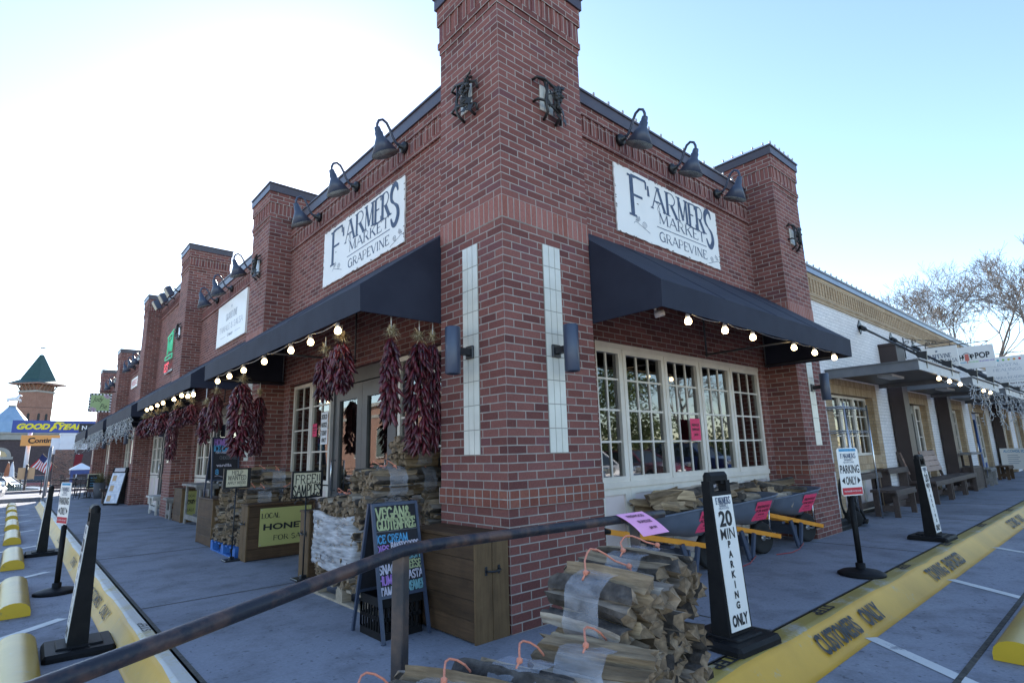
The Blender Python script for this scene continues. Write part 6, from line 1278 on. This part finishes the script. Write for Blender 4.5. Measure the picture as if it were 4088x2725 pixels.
for sx,sy in ((1,0),(-1,0),(0,1),(0,-1)):
    for q in range(-2,3):
        g=MB(); tx,ty=-sy,sx; px,py=sx*hs+tx*q*.82,sy*hs+ty*q*.82
        g.tube([(px,py,z1+.4),(px+sx*.25,py+sy*.25,z1+.7),(px+sx*.8,py+sy*.8,z2-.15),(px+sx*1.3,py+sy*1.3,z2)],.12,5); g.build('eave_bracket',M['towerbrick'],t)
ze=ez(6.33,d); zf=ez(6.62,d); za=ez(8.62,d); g=MB(); g.lathe([(4.55,ze-.12),(4.6,ze),(2.9,zf),(.32,za),(0,za+.05)],4,0,Matrix.Rotation(pi/4,4,'Z'),False); g.build('pyramid_roof',M['roofgreen'],t); g=MB(); g.lathe([(4.62,ze-.3),(4.64,ze-.1)],4,0,Matrix.Rotation(pi/4,4,'Z'),False); g.build('eave_board',mat('eave_paint',(.35,.2,.17),rough=.7),t)
g=MB(); g.tube([(0,0,za),(0,0,za+1.8)],.06,5); g.box((-.6,-.03,za+1.3),(.6,.03,za+1.7)); g.build('weather_vane',M['galv'],t)
# white portico on brick pillar with flag, banner and kiosk
d=60; x,y=at(87.12,d); t=thing('portico','white timber portico on a mixed brick pillar beyond the far railing','portico',(x,y,0)); g=MB(); g.box((-.62,-.5,-1.35),(.62,.5,ez(1.22,d))); g.build('brick_pillar',M['oldbrick'],t,uv=(0,0))
g=MB(); z0,z1=ez(1.22,d),ez(2.5,d); g.box((-.40,-.5,z0),(.55,.55,z1-.12)); g.box((-.48,-.58,z1-.12),(.63,.63,z1)); g.box((-.44,-.54,z0+.45),(.59,.59,z0+.55)); g.box((.55,-.3,z0),(4.5,.3,z0+.5)); g.box((-.28,-.515,z0+.65),(.42,-.5,z1-.25)); g.box((-.95,-.3,z0-.35),(-.4,.2,z0+.95)); g.build('entablature',M['whitepaint'],t)
xf,yf=at(88.0,59); t=thing('flag','striped red and white flag with blue canton hanging on a slanted pole','flag',(xf,yf,0)); A=Vector((.55,.1,ez(-.15,59))); B=Vector((-.45,-.1,ez(.95,59))); g=MB(); g.tube([A,B],.02,5); g.build('pole',M['tanplate'],t)
def flagp(u,v): s_=A.lerp(B,.35+.65*u); return s_+Vector((-.10*v+.05*sin(6*u+4*v)-.55*v*(u),.06*sin(9*u+3*v),-1.35*v*(1-.25*u)+.4*v*(1-u)))
g=MB(); 
for k in range(13):
    for j in range(10):
        v0,v1=j/10,(j+1)/10; u1,u0=1-k/13,1-(k+1)/13; mi=(2 if (k<7 and j<4) else (0 if k%2==0 else 1)); g.add([flagp(u0,v0),flagp(u1,v0),flagp(u1,v1),flagp(u0,v1)],[(0,1,2,3)],mi)
g.build('cloth',[M['flagred'],M['paper'],M['flagblue']],t)
xb,yb=at(86.3,56); t=thing('banner','dark red hanging banner beside the brick pillar','banner',(xb,yb,0)); g=MB(); g.slab((-.1,0,ez(.85,56)),(.38,0,ez(.85,56)),(.22,0,ez(-.6,56)),(-.22,0,ez(-.6,56)),.03); g.build('cloth',M['red'],t); g=MB(); g.tube([(.1,.05,-1.35),(.1,.05,ez(.9,56))],.03,6); g.build('pole',M['whitepaint'],t)
xk,yk=at(85.95,52); t=thing('kiosk','blue painted kiosk with white hipped roof beyond the far railing','kiosk',(xk,yk,-1.35)); g=MB()
for sx in (-1,1):
    for sy in (-1,1): g.box((sx*.5-.05,sy*.5-.05,0),(sx*.5+.05,sy*.5+.05,2.0))
g.box((-.62,-.6,2.0),(.62,.6,2.3)); g.box((-.5,-.45,0),(.5,.5,.9)); g.build('frame',M['bluepaint'],t); g=MB(); g.lathe([(.95,2.3),(.92,2.36),(.1,2.75),(0,2.76)],4,0,Matrix.Rotation(pi/4,4,'Z'),False); g.build('roof',M['whitepaint'],t)
for lb,az,m in (('folded orange patio umbrella in front of the brown building','90.35','terra'),('folded white patio umbrella beside the orange one','90.12','paper')):
    xu,yu=at(float(az),56); t=thing('folded_umbrella',lb,'umbrella',(xu,yu,-1.35),0,'folded patio umbrellas'); g=MB(); g.lathe([(.06,.9),(.24,1.25),(.22,1.8),(.14,2.5),(.05,2.9),(0,2.95)],9,0,None,False); g.build('canopy',M[m],t); g=MB(); g.tube([(0,0,0),(0,0,3.0)],.025,6); g.build('pole',M['galv'],t)
xs,ys=at(89.25,44); t=thing('street_sign','back of a tan sign plate on a grey post in front of the street','sign',(xs,ys,-1.2)); g=MB(); g.tube([(0,0,0),(0,0,2.5)],.06,8); g.lathe([(.07,2.5),(.08,2.56),(0,2.62)],8); g.build('post',M['post'],t); g=MB(); g.box((-.38,.06,1.75),(.38,.09,2.42)); g.build('plate',M['tanplate'],t)
xs,ys=at(90.95,48); t=thing('hanging_street_banner','black framed street banner on a dark lamp post at the left edge','banner',(xs,ys,-1.35)); g=MB(); g.tube([(0,0,0),(0,0,3.6)],.05,8); g.build('post',M['blackm'],t); g=MB(); g.box((-.75,-.03,2.35),(-.06,.03,3.45)); b=g.build('panel',M['blackm'],t); g=MB(); Mx=frameM((-.75,-.034,2.35),(1,0,0),(0,0,1)); T(g,'CORNER',Mx,.36,.7,.14,w=.6,bold=.02); T(g,'BAKERY',Mx,.36,.5,.08,w=.5); g.build('lettering',M['paper'],b)
t=thing('power_line','thin dark overhead cable crossing the sky at the left','cable'); g=MB(); a=at(97,75); b=at(80,75); g.tube([(a[0],a[1],7.7),(*at(90,75),7.2),(b[0],b[1],7.05)],.022,5); g.build('wire',M['blackm'],t)
# ---------------------------------------------------------------- trees
def bare_tree(label,x,y,h,seed,grp='bare winter trees behind the white building',lean=0,r0=None,depth=7):
    rr=random.Random(seed); t=thing('bare_tree',label,'tree',(x,y,-.17),rr.uniform(0,6),grp); tr=MB(); br=MB()
    def grow(p,d,l,r,k):
        n=4 if k>3 else 3; pts=[p]; q=p; dd=d
        for i in range(n):
            dd=(dd+Vector((rr.uniform(-1,1),rr.uniform(-1,1),rr.uniform(-.5,.7)))*(.16 if k>4 else .27)).normalized(); q=q+dd*(l/n); pts.append(q)
        tgt=tr if k>=depth-1 else br; r1=r*(.66 if k>1 else .3); tgt.tube(pts,[max(.013,r+(r1-r)*i/n) for i in range(n+1)],6 if k>=4 else (4 if k>2 else 3),caps=False)
        if k==0: return
        m=rr.choice((2,3,3)) if k>=4 else 3
        for i in range(m):
            a=rr.uniform(0,2*pi); o=Vector((cos(a),sin(a),rr.uniform(-.2,.5))); ang=rr.uniform(.35,.8) if i else rr.uniform(.1,.3)
            nd=(dd*cos(ang)+(o-dd*o.dot(dd)).normalized()*sin(ang)); nd.z+=.10 if k>2 else -.08; nd.normalize(); s_=rr.uniform(.55,1) if i else 1
            st=pts[-1] if i==0 else pts[rr.choice((-1,-1,-2))]
            grow(st,nd,l*rr.uniform(.62,.82),r1*(1 if i==0 else rr.uniform(.55,.8)),k-1)
    grow(Vector((0,0,0)),Vector((lean,rr.uniform(-.1,.1),1)).normalized(),h*.26,r0 or h*.022,depth)
    tr.build('trunk',M['treebark'],t); br.build('branches',M['treebark'],t); return t
for k,(az,d,h,lb) in enumerate(((10.9,62,19,'leftmost bare tree over the roofline of the white building'),(9.4,60,20,'bare tree left of the white projecting signs, second from the left'),(7.7,64,20.5,'bare tree with a dark trunk, middle of the group behind the signs'),(5.6,58,20.5,'tall bare tree with thick trunk at the right edge'),(3.4,55,20,'bare tree whose branches run off the right edge of the picture'),(6.7,80,24,'fainter bare tree standing farther behind the others'))): 
    x,y=at(az,d); bare_tree(lb,x,y,h,31+k,r0=.22 if k in (2,3) else .16)
def leaf_tree(label,x,y,h,r,seed,n=5200,grp='trees across the lot'):
    rr=random.Random(seed); t=thing('evergreen_tree',label,'tree',(x,y,-.17),0,grp); g=MB(); g.tube([(0,0,0),(.05,0,h*.3),(0,.05,h*.6),(0,0,h*.9)],[.16,.13,.08,.02],7); g.build('trunk',M['treebark'],t); g=MB(); cl=[]
    for i in range(60):
        u=rr.random(); a=rr.uniform(0,2*pi); q=r*(1-abs(u-.4)*1.3)*rr.uniform(.3,1); cl.append(Vector((cos(a)*q,sin(a)*q,h*(.22+.75*u))))
    for i in range(n):
        c=rr.choice(cl); p=c+Vector((rr.gauss(0,.30),rr.gauss(0,.30),rr.gauss(0,.26)))*r*.55; a=Vector((rr.uniform(-1,1),rr.uniform(-1,1),rr.uniform(-1,1))).normalized(); b=a.orthogonal().normalized()*.05; a=a*.09
        g.add([p-a,p+b,p+a,p-b],[(0,1,2,3)])
    g.build('crown',M['leaf'],t); return t
leaf_tree('leafy evergreen tree across the lot, mirrored in the second storefront window',19.5,-13.0,6.2,2.6,3)
leaf_tree('smaller evergreen across the lot, mirrored in the first storefront window',13.5,-15.5,4.6,2.2,4,3500)
bare_tree('bare tree across the lot mirrored in the fourth storefront window',25.0,-12.5,8.5,71,'bare trees across the lot',depth=6); bare_tree('second bare tree across the lot mirrored in the storefront windows',31.5,-13.0,8.0,72,'bare trees across the lot',depth=5)
g=MB(); rr=random.Random(77)
for k in range(16000):
    x=rr.uniform(2,75); p=Vector((x,-26+rr.gauss(0,.9)+.05*x,-.2+abs(rr.gauss(0,1))*(1.1+.9*sin(x*.7)**2))); a=Vector((rr.uniform(-1,1),rr.uniform(-1,1),rr.uniform(-1,1))).normalized(); b=a.orthogonal().normalized()*.12
    g.add([p-a*.2,p+b,p+a*.2,p-b],[(0,1,2,3)])
o=g.build('distant_shrubs',M['leaf']); o['kind']='stuff'
t=thing('street_lamp','grey lamp post across the lot mirrored in the third storefront window','street lamp',(21.8,-11.8,-.17)); g=MB(); g.tube([(0,0,0),(0,0,6.2)],.07,8); g.build('post',M['galv'],t); g=MB(); g.bbox((-.3,-.12,6.15),(.3,.12,6.28),.04); g.build('lamp_head',M['galv'],t)
t=thing('salmon_building','salmon brick building across the lot, mirrored in the grey doors','building'); g=MB(); g.box((-32,24,-.2),(-19,64,5.6)); g.build('wall',M['salmon'],t,uv=(0,0)); g=MB(); g.box((-32.2,23.8,5.6),(-18.8,64.2,5.9)); g.box((-18.997,24.05,4.6),(-18.95,63.95,4.85)); g.build('cornice',M['stone'],t)
for k in range(9): w_=MB(); xx=26+4.2*k; w_.box((-18.99,xx,1.2),(-18.9,xx+1.3,3.7)); o=w_.build('window',M['frame'],t); p=MB(); p.box((-18.899,xx+.12,1.32),(-18.87,xx+1.18,3.58)); p.build('pane',M['roofgreen'],o)
bpy.context.view_layer.update()
